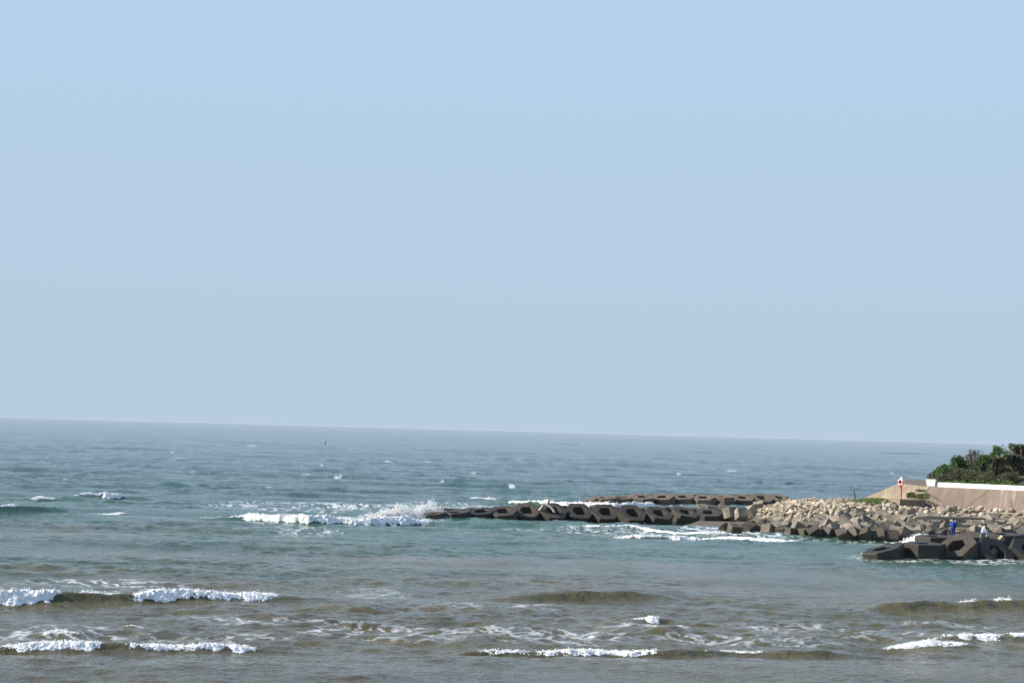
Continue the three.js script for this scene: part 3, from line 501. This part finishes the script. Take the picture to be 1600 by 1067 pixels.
function driftwood(name, pts, r0, r1, mat, label, group) { return tag(mesh(name, log(pts, r0, r1), mat), label, 'driftwood', group); }
{
  const a = at(1429, 809.5, 2.45), b = at(1480, 809, 2.45), c = at(1540, 810.5, 2.4);
  driftwood('driftwood_log', [a, a.clone().lerp(b, 0.5).add(V(0, 0.04, 0)), b, b.clone().lerp(c, 0.5).add(V(0, 0.03, 0)), c], 0.19, 0.13, M.logWood, 'long pale driftwood log lying level across the concrete cubes');
  const L = (p, q, r, m, label) => { const A = at(p[0], p[1], p[2]), B = at(q[0], q[1], q[2]); driftwood('driftwood_pole', [A, A.clone().lerp(B, 0.4).add(V(0, R(-0.03, 0.06), R(-0.1, 0.1))), B], r, r * 0.6, m, label); };
  L([1262, 788, 2.5], [1330, 791, 2.5], 0.11, M.wood[2], 'long thin pale pole lying on the rubble left of the weeds');
  L([1229, 784, 2.5], [1252, 790, 2.5], 0.14, M.wood[2], 'short pale slanting pole at the left end of the rubble');
  L([1392, 796, 2.45], [1428, 795, 2.45], 0.1, M.wood[3], 'yellowish beam lying below the dark drain chamber');
  L([1488, 796, 2.5], [1520, 797, 2.5], 0.1, M.wood[2], 'pale pole on the rubble below the right seawall panel');
  L([1372, 807, 2.2], [1388, 799, 2.4], 0.16, M.wood[2], 'bleached broken timber leaning on the cubes below the weeds');
  L([1566, 802, 2.5], [1592, 804, 2.5], 0.1, M.wood[0], 'pale pole on the rubble near the right edge');
  L([1268, 785, 2.5], [1312, 786, 2.5], 0.08, M.wood[1], 'dull brown pole behind the long thin pale pole');
  const s = at(1337, 777, 2.4); driftwood('driftwood_stake', [s.clone().add(V(0, -0.4, 0)), s.clone().add(V(-0.08, 0.35, 0)), s.clone().add(V(-0.22, 0.8, 0))], 0.09, 0.07, M.darkWood, 'dark stake standing upright in the rubble against the sea');
  // branch stranded on the nearer breakwater
  const p = at(853, 795, 1.3), t = thing('driftwood_branch', 'forked bleached driftwood branch stranded on top of the nearer breakwater', 'driftwood', p);
  mesh('upright_limb', log([V(-0.15, -0.35, 0), V(0.15, 0.35, 0), V(0.4, 1.15, 0)], 0.15, 0.11), M.wood[1], t);
  mesh('curved_limb', log([V(-0.55, 0.62, 0.2), V(0.1, 0.42, 0.35), V(0.7, 0.05, 0.45), V(1.0, -0.4, 0.5)], 0.12, 0.14), M.paleWood, t);
  mesh('stub', log([V(-0.75, -0.2, 0.1), V(-0.4, 0.25, 0.15), V(-0.1, 0.7, 0.1)], 0.13, 0.11), M.paleWood, t);
  const w = at(1021, 800, 1.0); driftwood('driftwood_stake', [w.clone().add(V(0, -0.2, 0)), w.clone().add(V(0, 0.2, 0)), w.clone().add(V(0.05, 0.65, 0))], 0.07, 0.05, M.wood[2], 'small pale stake standing on the back of the nearer breakwater');
}

// ------------------------------------------------------------------ things on the seawall
{ // white box with flaring sides
  const p = at(1456.5, 759.5, CREST), g = new THREE.CylinderGeometry(0.86, 0.7, 0.74, 4, 1); g.rotateY(Math.PI / 4); g.scale(1.0, 1, 0.5); const b = boxUV(g, 0.3); b.computeVertexNormals();
  const t = thing('planter_box', 'white concrete box with flaring sides on the crest of the seawall', 'box', p, -0.62);
  const body = mesh('body', b, M.white, t); body.position.y = 0.37 - 0.012;
  const rim = mesh('rim', new THREE.BoxGeometry(1.25, 0.06, 0.65), M.white, t); rim.position.y = 0.755;
}
{ // dark stump behind it
  const p = at(1459, 757.5, CREST), g = new THREE.CylinderGeometry(0.22, 0.42, 1.35, 12, 6), q = g.attributes.position; for (let i = 0; i < q.count; i++) { const k = 1 + 0.35 * N(q.getX(i) * 3, q.getY(i) * 2, q.getZ(i) * 3); q.setXYZ(i, q.getX(i) * k, q.getY(i), q.getZ(i) * k); } g.computeVertexNormals();
  const o = mesh('tree_stump', g, M.darkWood); o.position.set(p.x + 0.2, CREST + 0.62, p.z - 3.2); tag(o, 'dark stump behind the white box at the edge of the shrubs', 'stump');
}
{ // drain chamber at the foot of the slope
  const p = atD(1407, 782, 219.5); p.y = 1.9; const t = thing('drain_chamber', 'low concrete drain chamber with a dark shaded side at the foot of the seawall', 'drain', p, 0.0);
  const top = 1.42, pts = [V(0, 0, 0), V(2.85, 0, -0.55), V(3.0, 0, -5.6), V(-0.85, 0, -1.5)];
  const s = new THREE.Shape(pts.map(v => new THREE.Vector2(v.x, -v.z))), g = new THREE.ExtrudeGeometry(s, { depth: top, bevelEnabled: true, bevelThickness: 0.02, bevelSize: 0.02, bevelSegments: 1 }); g.rotateX(-Math.PI / 2);
  mesh('chamber_wall', boxUV(g, 1), M.slopeLight, t);
  const n = V(-0.87, 0, 0.49), c = V(-0.42, 0.86, -0.75).addScaledVector(n, 0.05);
  const pipe = new THREE.LatheGeometry([[0.2, 0.02], [0.2, 0.1], [0.28, 0.1], [0.28, -0.02]].map(v => new THREE.Vector2(...v)), 20); pipe.rotateX(Math.PI / 2); const pm = mesh('outlet_pipe', pipe, M.crest, t); pm.position.copy(c); pm.lookAt(p.clone().add(c).add(n));
  const hole = mesh('opening', new THREE.CylinderGeometry(0.2, 0.2, 0.02, 20).rotateX(Math.PI / 2), M.dark, pm); hole.position.z = 0.015;
  // lifebuoy post on top of it
  const base = p.clone().add(V(0.28, top + 0.02, -0.75)), L = thing('lifebuoy_stand', 'red post holding a red and white lifebuoy beside the drain chamber', 'lifebuoy stand', base, -0.75);
  const post = mesh('post', new THREE.CylinderGeometry(0.065, 0.065, 1.95, 12), M.red, L); post.position.y = 0.975;
  const plate = mesh('base_plate', new THREE.CylinderGeometry(0.16, 0.16, 0.03, 12), M.red, L); plate.position.y = 0.015;
  const board = mesh('backboard', new THREE.BoxGeometry(0.5, 0.62, 0.04), M.red, L); board.position.set(0, 1.9, 0.085);
  const ring = new THREE.Group(); ring.name = 'lifebuoy'; ring.position.set(0, 1.93, 0.18); L.add(ring);
  for (let i = 0; i < 8; i++) { const sg = mesh(i % 2 ? 'red_band' : 'white_band', new THREE.TorusGeometry(0.29, 0.085, 10, 8, i % 2 ? 0.5 : 1.07), i % 2 ? M.red : M.paintWhite, ring); sg.rotation.z = Math.floor(i / 2) * Math.PI / 2 + (i % 2 ? 1.07 : 0) + 0.25; }
  const cap = mesh('sign_disc', new THREE.CylinderGeometry(0.17, 0.17, 0.03, 20).rotateX(Math.PI / 2), M.paintWhite, L); cap.position.set(0, 2.36, 0.085);
  const box = mesh('rope_box', new THREE.BoxGeometry(0.24, 0.26, 0.2), M.red, L); box.position.set(0, 1.42, 0.15);
}

// ------------------------------------------------------------------ shrubs
function leaves(n, place, size, tones, droop = 0.3, aspect = 0.45) { // n bent leaves; place() -> [position, outward]
  const pos = new Float32Array(n * 12), col = new Float32Array(n * 12), idx = new Uint32Array(n * 6), u = V(), w = V();
  for (let i = 0; i < n; i++) {
    const [p, o] = place(i), l = size * R(0.6, 1.35); u.copy(o).add(V(R(-1, 1), R(-0.6, 1), R(-1, 1)).multiplyScalar(0.75)).normalize(); w.set(R(-1, 1), R(-1, 1), R(-1, 1)).cross(u).normalize().multiplyScalar(l * aspect * 0.5);
    const a = p, b = p.clone().addScaledVector(u, l * 0.5), c = p.clone().addScaledVector(u, l).add(V(0, -droop * l, 0)), t = pick(tones), k = R(0.75, 1.25);
    [a, b.clone().add(w), c, b.clone().sub(w)].forEach((q, m) => { pos.set([q.x, q.y, q.z], i * 12 + m * 3); col.set([t[0] * k, t[1] * k, t[2] * k], i * 12 + m * 3); });
    idx.set([i * 4, i * 4 + 1, i * 4 + 2, i * 4, i * 4 + 2, i * 4 + 3], i * 6);
  }
  const g = new THREE.BufferGeometry(); g.setAttribute('position', new THREE.BufferAttribute(pos, 3)); g.setAttribute('color', new THREE.BufferAttribute(col, 3)); g.setIndex(new THREE.BufferAttribute(idx, 1)); g.computeVertexNormals(); return g;
}
const G = { broad: [[0.035, 0.075, 0.014], [0.05, 0.1, 0.018], [0.025, 0.055, 0.012], [0.085, 0.14, 0.022]], bright: [[0.075, 0.14, 0.016], [0.1, 0.17, 0.02], [0.045, 0.09, 0.015]], scrub: [[0.075, 0.08, 0.03], [0.05, 0.078, 0.02], [0.1, 0.085, 0.045], [0.045, 0.06, 0.02]], dry: [[0.14, 0.105, 0.07], [0.1, 0.085, 0.06], [0.08, 0.09, 0.035]], strap: [[0.05, 0.075, 0.025], [0.2, 0.16, 0.085], [0.28, 0.22, 0.12], [0.035, 0.055, 0.02]] };
function stems(n, h, spread, r) { const gs = []; for (let i = 0; i < n; i++) { const a = R(0, 6.28), s = spread * R(0.2, 0.8); gs.push(log([V(R(-0.1, 0.1), -0.3, R(-0.1, 0.1)), V(Math.cos(a) * s * 0.4, h * 0.4, Math.sin(a) * s * 0.4), V(Math.cos(a) * s, h * R(0.7, 0.95), Math.sin(a) * s)], r, r * 0.3)); } return mergeGeometries(gs); }
function shrub(px, top, wpx, D, kind, label, n) { // crown whose top stands at sight line (px, top), rooted on the hill
  const topP = atD(px, top, D), sc = D / FPX, rx = wpx * sc * 1.35, ground = CREST + 0.3, H = Math.max(0.8, topP.y - ground);
  const t = thing(kind === 'strap' ? 'screw_pine' : 'shrub', label, kind === 'strap' ? 'screw pine' : 'shrub', V(topP.x, ground, topP.z), 0, 'shrubs on the bank behind the kerb');
  const clumps = [], nc = kind === 'strap' ? 9 : 34; for (let i = 0; i < nc; i++) { const a = R(0, 6.28), h = Math.pow(rnd(), 0.75), s = rx * Math.sqrt(rnd()) * Math.sqrt(Math.max(0.08, 1 - Math.pow(h, 2.2))); clumps.push([V(Math.cos(a) * s, 0.15 + h * (H - 0.35), Math.sin(a) * s * 0.9), R(0.22, 0.5)]); }
  let g;
  if (kind === 'strap') g = leaves(n, i => { const c = clumps[i % nc], o = V(R(-1, 1), R(-0.35, 1), R(-1, 1)).normalize(); return [c[0].clone(), o]; }, 1.05, G.strap, 0.55, 0.07);
  else g = leaves(n, i => { const c = clumps[i % nc], o = V(R(-1, 1), R(-1, 1), R(-1, 1)).normalize(); return [c[0].clone().addScaledVector(o, c[1] * Math.pow(rnd(), 0.4)), o]; }, kind === 'dry' ? 0.3 : kind === 'scrub' ? 0.2 : 0.22, G[kind], 0.2, kind === 'dry' ? 0.07 : kind === 'scrub' ? 0.3 : 0.55);
  mesh('foliage', g, M.leaf, t); mesh('stem', stems(kind === 'dry' ? 14 : 6, H * 0.9, rx, kind === 'dry' ? 0.035 : 0.06), M.darkWood, t);
}
for (const k in G) for (const c of G[k]) for (let i = 0; i < 3; i++) c[i] *= 1.5;
shrub(1477, 727, 13, 232, 'broad', 'dark green broad-leaved shrub at the left end, next to the stump', 3600);
shrub(1499, 711.5, 15, 235, 'broad', 'dark green shrub with a pointed top, second from the left end', 3800);
shrub(1468, 738, 9, 233, 'broad', 'small dark green bush right behind the stump', 2200);
shrub(1512, 719, 13, 238, 'broad', 'dark green shrub between the pointed shrub and the dry bush', 3200);
shrub(1547, 712, 14, 239, 'broad', 'dark shrub just left of the bright green rounded shrub', 3200);
shrub(1478, 741, 14, 228, 'scrub', 'low brownish scrub in front of the leftmost shrub', 2600);
shrub(1500, 732, 15, 227, 'scrub', 'grey-brown scrub below the pointed shrub', 3000);
shrub(1524, 703, 15, 234, 'dry', 'tall dry twiggy bush with a brown feathery top', 3400);
shrub(1538, 712, 15, 233, 'broad', 'dark shrub right of the dry twiggy bush', 3600);
shrub(1520, 735, 16, 226, 'scrub', 'olive scrub below the dry twiggy bush', 3000);
shrub(1560, 699, 15, 236, 'bright', 'bright green rounded shrub high on the bank', 3800);
shrub(1584, 694, 19, 240, 'broad', 'tallest dark green shrub near the right edge', 4200);
shrub(1563, 717, 15, 230, 'strap', 'screw pine with straw-coloured strap leaves in front of the bright shrub', 1500);
shrub(1590, 708, 18, 231, 'strap', 'screw pine with dark strap leaves below the tallest shrub', 1700);
shrub(1600, 688, 12, 234, 'strap', 'tall screw pine cut by the right edge', 1100);
shrub(1545, 738, 16, 224, 'scrub', 'brown scrub just above the kerb at centre of the shrubs', 2800);
shrub(1580, 738, 18, 222, 'scrub', 'low brown scrub just above the kerb near the right edge', 3000);
shrub(1628, 698, 20, 236, 'broad', 'dark green shrub beyond the right edge', 2600);
shrub(1622, 728, 20, 224, 'scrub', 'brown scrub beyond the right edge', 2200);
{ // creeping green cover along the kerb, and weeds on the rubble and round the drain
  const dir = CX.clone().sub(C1).normalize(), inn = V(dir.z, 0, -dir.x); if (inn.z > 0) inn.negate(); const o = at(1466, 761, CREST);
  tag(stuff(mesh('creeping_plants', leaves(9000, () => { const u = R(0.3, 17) , v = 0.55 + 2.4 * rnd() * rnd(), h = (0.28 + 0.55 * Math.max(0, N(u * 0.9, v, 3)) + 0.25 * N(u * 3, v, 9)); return [o.clone().addScaledVector(dir, u).addScaledVector(inn, v).add(V(0, 0.05 + rnd() * h * 1.5, 0)), V(0, 1, 0.3)]; }, 0.2, G.bright.concat([[0.12, 0.19, 0.025]]), 0.2, 0.6), M.leaf)), 'bright green creeping plants along the back of the white kerb', 'plants');
  const weeds = (n, cx, cy, rx, ry, h) => leaves(n, () => { let a, b; do { a = R(-1, 1); b = R(-1, 1); } while (a * a + b * b > 1 || N(a * 4 + cx, b * 3, 2) < -0.18); const p = at(cx + a * rx, cy + b * ry, h); return [p.add(V(0, rnd() * 0.3, 0)), V(0, 1, 0)]; }, 0.19, [[0.12, 0.19, 0.02], [0.08, 0.14, 0.018], [0.16, 0.2, 0.035], [0.06, 0.1, 0.015]], 0.2, 0.5);
  tag(stuff(mesh('weeds', mergeGeometries([weeds(3600, 1368, 786.5, 27, 4.5, 2.42), weeds(1200, 1345, 787, 17, 3.5, 2.42)]), M.leaf)), 'bright green weeds spreading over the rubble left of the drain', 'weeds');
  const onSlope = (n, cx, cy, rx, ry) => leaves(n, () => { const a = R(-1, 1) * R(0.4, 1), b = R(-1, 1); const r = ray(cx + a * rx, cy + b * ry * (1 - a * a * 0.5)); const nn = T1.clone().sub(C1).cross(T2.clone().sub(C1)).normalize(), n2 = T1.clone().sub(C1).cross(TX.clone().sub(C1)).normalize(); const hit = q => V(0, EYE, 0).addScaledVector(r, C1.clone().sub(V(0, EYE, 0)).dot(q) / r.dot(q)); const p1 = hit(nn), p2 = hit(n2), p = p1.y > p2.y ? p1 : p2; return [p.add(V(0, rnd() * 0.2, 0)), V(0, 1, 0)]; }, 0.17, [[0.1, 0.16, 0.02], [0.07, 0.11, 0.016], [0.13, 0.15, 0.03]], 0.2, 0.5);
  tag(stuff(mesh('weeds', mergeGeometries([onSlope(1500, 1442, 778, 14, 3.5), onSlope(500, 1424, 776, 9, 4), onSlope(250, 1440, 769, 10, 1.2)]), M.leaf)), 'green weeds on the seawall slope above the drain chamber', 'weeds');
  tag(stuff(mesh('weeds', weeds(500, 1421, 791, 9, 1.6, 2.3), M.leaf)), 'small weeds at the foot of the dark drain wall', 'weeds');
  // grey post among the shrubs
  const p = atD(1518, 712, 236); const t = thing('marker_post', 'grey concrete post rising among the shrubs left of the dry bush', 'post', V(p.x, CREST + 0.5, p.z));
  const b = mesh('shaft', boxUV(new THREE.BoxGeometry(0.24, p.y - CREST - 0.55, 0.24)), M.cube[2], t); b.position.y = (p.y - CREST - 0.55) / 2; const c = mesh('cap', new THREE.BoxGeometry(0.28, 0.14, 0.28), M.dark, t); c.position.y = p.y - CREST - 0.48;
}

// ------------------------------------------------------------------ people on the blocks
function field(bones, cell, pad = 0.06, k = 0.04) { // marching cubes over smooth-joined tapered capsules [a, b, ra, rb]
  const lo = V(1e9, 1e9, 1e9), hi = V(-1e9, -1e9, -1e9); for (const [a, b, r, s] of bones) { const m = Math.max(r, s) + pad; for (const p of [a, b]) { lo.min(p.clone().addScalar(-m)); hi.max(p.clone().addScalar(m)); } }
  const size = Math.max(hi.x - lo.x, hi.y - lo.y, hi.z - lo.z), n = Math.min(150, Math.ceil(size / cell) + 4), mc = new MarchingCubes(n, M.dark, false, false, 60000), c = lo.clone().add(hi).multiplyScalar(0.5), half = n / 2, sc = size / 2 * 1.04;
  const p = V(), ab = V(), ap = V();
  for (let z = 0; z < n; z++) for (let y = 0; y < n; y++) for (let x = 0; x < n; x++) {
    p.set((x - half) / half * sc + c.x, (y - half) / half * sc + c.y, (z - half) / half * sc + c.z); let d = 10;
    for (const [a, b, r, s] of bones) { ab.copy(b).sub(a); ap.copy(p).sub(a); const t = clamp(ap.dot(ab) / Math.max(ab.lengthSq(), 1e-9), 0, 1), e = ap.addScaledVector(ab, -t).length() - lerp(r, s, t), h = clamp(0.5 + 0.5 * (d - e) / k, 0, 1); d = lerp(d, e, h) - k * h * (1 - h); }
    mc.field[x + y * n + z * n * n] = -d;
  }
  mc.isolation = 0; mc.update(); const g = new THREE.BufferGeometry(), cnt = mc.count; g.setAttribute('position', new THREE.BufferAttribute(mc.positionArray.slice(0, cnt * 3), 3)); g.setAttribute('normal', new THREE.BufferAttribute(mc.normalArray.slice(0, cnt * 3), 3));
  g.scale(sc, sc, sc); g.translate(c.x, c.y, c.z); return g;
}
function hand(w, dir, palm, side) { // wrist, pointing direction, palm normal
  const d = dir.clone().normalize(), nrm = palm.clone().addScaledVector(d, -palm.dot(d)).normalize(), x = d.clone().cross(nrm).multiplyScalar(side), P = (a, b, c) => w.clone().addScaledVector(x, a).addScaledVector(d, b).addScaledVector(nrm, c), bn = [];
  for (let i = 0; i < 4; i++) { const u = (i - 1.5) * 0.021, l = [0.066, 0.076, 0.072, 0.056][i]; bn.push([P(u * 0.6, 0, 0), P(u, 0.085, 0), 0.016, 0.012]); bn.push([P(u, 0.085, 0), P(u * 1.1, 0.085 + l * 0.5, 0.008), 0.010, 0.009], [P(u * 1.1, 0.085 + l * 0.5, 0.008), P(u * 1.1, 0.085 + l * 0.85, 0.03), 0.009, 0.008]); }
  bn.push([P(-0.022, 0.025, 0.005), P(-0.055, 0.06, 0.018), 0.014, 0.011], [P(-0.055, 0.06, 0.018), P(-0.062, 0.095, 0.028), 0.010, 0.009]); return field(bn, 0.0045, 0.02, 0.008);
}
const cloth = (r, g, b) => new THREE.MeshStandardMaterial({ color: rgb(r, g, b), roughness: 0.85 });
const skin = cloth(0.42, 0.26, 0.18), hair = cloth(0.015, 0.013, 0.012);
function head(c, face) { // skull, jaw, nose, ears, brow
  const f = face.clone().normalize(), up = V(0, 1, 0), r = up.clone().cross(f).normalize(), P = (a, b, d) => c.clone().addScaledVector(r, a).addScaledVector(up, b).addScaledVector(f, d);
  return { bones: [[P(0, 0.03, -0.025), P(0, 0.035, 0.02), 0.09, 0.085], [P(0, -0.03, 0.03), P(0, -0.07, 0.055), 0.07, 0.045], [P(0, 0.0, 0.09), P(0, -0.03, 0.112), 0.012, 0.017], [P(-0.082, 0, -0.005), P(-0.086, -0.035, 0), 0.02, 0.013], [P(0.082, 0, -0.005), P(0.086, -0.035, 0), 0.02, 0.013], [P(-0.025, -0.058, 0.085), P(0.025, -0.058, 0.085), 0.013, 0.013]], hair: [[P(0, 0.05, -0.04), P(0, 0.065, 0.015), 0.097, 0.088], [P(0, -0.03, -0.06), P(0, 0.03, -0.05), 0.07, 0.09]],
    eyes: [[P(-0.032, 0.005, 0.092), P(-0.032, 0.005, 0.094), 0.011, 0.011], [P(0.032, 0.005, 0.092), P(0.032, 0.005, 0.094), 0.011, 0.011]] };
}
function person(label, pos, turn, J, colours, extra) { // J: named joints
  const t = thing('person', label, 'person', pos, turn), h = head(J.head, J.face), L = (a, b, r, s) => [J[a], J[b], r, s];
  const limbs = [[J.neck, J.head, 0.055, 0.055], [J.chest, J.neck, 0.12, 0.06], [J.hip, J.chest, 0.125, 0.14], L('shL', 'chest', 0.07, 0.1), L('shR', 'chest', 0.07, 0.1), L('shL', 'elL', 0.052, 0.042), L('shR', 'elR', 0.052, 0.042), L('elL', 'wrL', 0.041, 0.028), L('elR', 'wrR', 0.041, 0.028), L('hpL', 'knL', 0.085, 0.056), L('hpR', 'knR', 0.085, 0.056), L('knL', 'anL', 0.055, 0.038), L('knR', 'anR', 0.055, 0.038), L('hpL', 'hip', 0.09, 0.11), L('hpR', 'hip', 0.09, 0.11)];
  const hd = (s) => { const w = J['wr' + s], e = J['el' + s]; return hand(w, w.clone().sub(e), V(s === 'L' ? 0.6 : -0.6, -0.3, 0.6), s === 'L' ? 1 : -1); };
  mesh('body', mergeGeometries([field(limbs, 0.02), field([...h.bones, [J.neck, J.head, 0.055, 0.052]], 0.004, 0.03, 0.02), hd('L'), hd('R')]), skin, t);
  mesh('hair', field(h.hair, 0.006, 0.03, 0.02), hair, t); mesh('eyes', field(h.eyes, 0.003, 0.01, 0.003), hair, t);
  const grow = (b, d) => b.map(([a, c, r, s]) => [a, c, r + d, s + d]);
  mesh('jacket', field(grow([limbs[1], limbs[2], limbs[3], limbs[4], limbs[5], limbs[6], [J.elL, J.elL.clone().lerp(J.wrL, 0.9), 0.041, 0.032], [J.elR, J.elR.clone().lerp(J.wrR, 0.9), 0.041, 0.032], ...(extra ?? [])], 0.022), 0.02), colours[0], t);
  mesh('trousers', field(grow([[J.hip, J.hip.clone().lerp(J.chest, 0.15), 0.125, 0.12], limbs[9], limbs[10], [J.knL, J.anL.clone().lerp(J.knL, 0.08), 0.058, 0.05], [J.knR, J.anR.clone().lerp(J.knR, 0.08), 0.058, 0.05], limbs[13], limbs[14]], 0.026), 0.02), colours[1], t);
  for (const s of ['L', 'R']) mesh('shoe', field([[J['an' + s].clone().add(V(0, -0.03, -0.04)), J['an' + s].clone().add(V(0, -0.035, 0.15)), 0.05, 0.04]], 0.01), colours[2], t);
  return t;
}
{
  const blue = cloth(0.012, 0.028, 0.17), blueB = cloth(0.016, 0.05, 0.3), blk = cloth(0.02, 0.02, 0.02), grey = cloth(0.6, 0.6, 0.63), pale = cloth(0.3, 0.32, 0.42);
  const pA = at(1490, 839.5, 1.44);
  person('person standing in a blue jacket and blue trousers on the right-hand blocks', pA, 2.6, {
    head: V(0, 1.53, 0.07), face: V(0.15, -0.45, 1), neck: V(0, 1.38, 0.0), chest: V(0, 1.18, -0.02), hip: V(0, 0.9, -0.03), shL: V(-0.17, 1.32, 0), shR: V(0.17, 1.32, 0), elL: V(-0.23, 1.07, 0.02), elR: V(0.23, 1.07, 0.02), wrL: V(-0.16, 0.92, 0.2), wrR: V(0.16, 0.94, 0.22),
    hpL: V(-0.09, 0.86, -0.02), hpR: V(0.09, 0.86, -0.02), knL: V(-0.1, 0.48, 0.02), knR: V(0.11, 0.48, 0.03), anL: V(-0.1, 0.085, -0.03), anR: V(0.13, 0.085, 0.0) }, [blueB, blue, blk], [[V(0, 0.95, -0.02), V(0, 0.82, -0.02), 0.13, 0.13]]);
  const pB = at(1537, 840, 1.5);
  person('person sitting hunched in a pale top with dark hair on the right-hand blocks', pB, 1.35, {
    head: V(0, 1.1, 0.22), face: V(0, -0.5, 1), neck: V(0, 0.97, 0.13), chest: V(0, 0.78, 0.05), hip: V(0, 0.47, -0.06), shL: V(-0.17, 0.9, 0.1), shR: V(0.17, 0.9, 0.1), elL: V(-0.22, 0.66, 0.22), elR: V(0.22, 0.66, 0.22), wrL: V(-0.1, 0.56, 0.42), wrR: V(0.1, 0.56, 0.42),
    hpL: V(-0.1, 0.45, -0.04), hpR: V(0.1, 0.45, -0.04), knL: V(-0.15, 0.5, 0.36), knR: V(0.15, 0.5, 0.36), anL: V(-0.13, 0.085, 0.3), anR: V(0.13, 0.085, 0.3) }, [grey, pale, blk]);
  const st = thing('storage_box', 'low tan box the hunched person in the pale top sits on', 'box', pB.clone().add(V(-0.05, 0, 0))); const sb = mesh('body', boxUV(new THREE.BoxGeometry(0.42, 0.3, 0.36)), M.wood[0], st); sb.position.y = 0.15; const sl = mesh('lid', new THREE.BoxGeometry(0.45, 0.05, 0.39), M.wood[1], st); sl.position.y = 0.33;
  const pb = at(1497, 839, 1.44), b = thing('bucket', 'small white bucket standing beside the person in blue', 'bucket', pb); mesh('pail', new THREE.LatheGeometry([[0.001, 0.0], [0.1, 0], [0.125, 0.26], [0.135, 0.27], [0.12, 0.25], [0.095, 0.02], [0.001, 0.02]].map(v => new THREE.Vector2(...v)), 20), M.paintWhite, b); mesh('handle', new THREE.TorusGeometry(0.125, 0.006, 6, 16, Math.PI).translate(0, 0.26, 0), M.dark, b);
  const pl = at(1563, 845, 1.5); const o = mesh('broken_beam', boxUV(new THREE.BoxGeometry(0.4, 0.9, 0.35)), M.cube[2]); o.position.copy(pl); o.rotation.set(0.25, 0.3, -0.75); tag(o, 'short pale broken concrete beam leaning among the right-hand blocks', 'beam');
}
{ // distant marker on the open sea
  const p = at(508, 694, 0), t = thing('marker_buoy', 'tiny dark marker buoy far out on the open sea', 'buoy', V(p.x, -0.2, p.z));
  mesh('float', new THREE.LatheGeometry([[0.001, -0.3], [0.45, -0.1], [0.5, 0.35], [0.3, 0.6], [0.001, 0.65]].map(v => new THREE.Vector2(...v)), 16), M.dark, t); const m = mesh('mast', new THREE.CylinderGeometry(0.12, 0.2, 1.4, 10), M.dark, t); m.position.y = 1.2;
}
renderer.render(scene, camera);
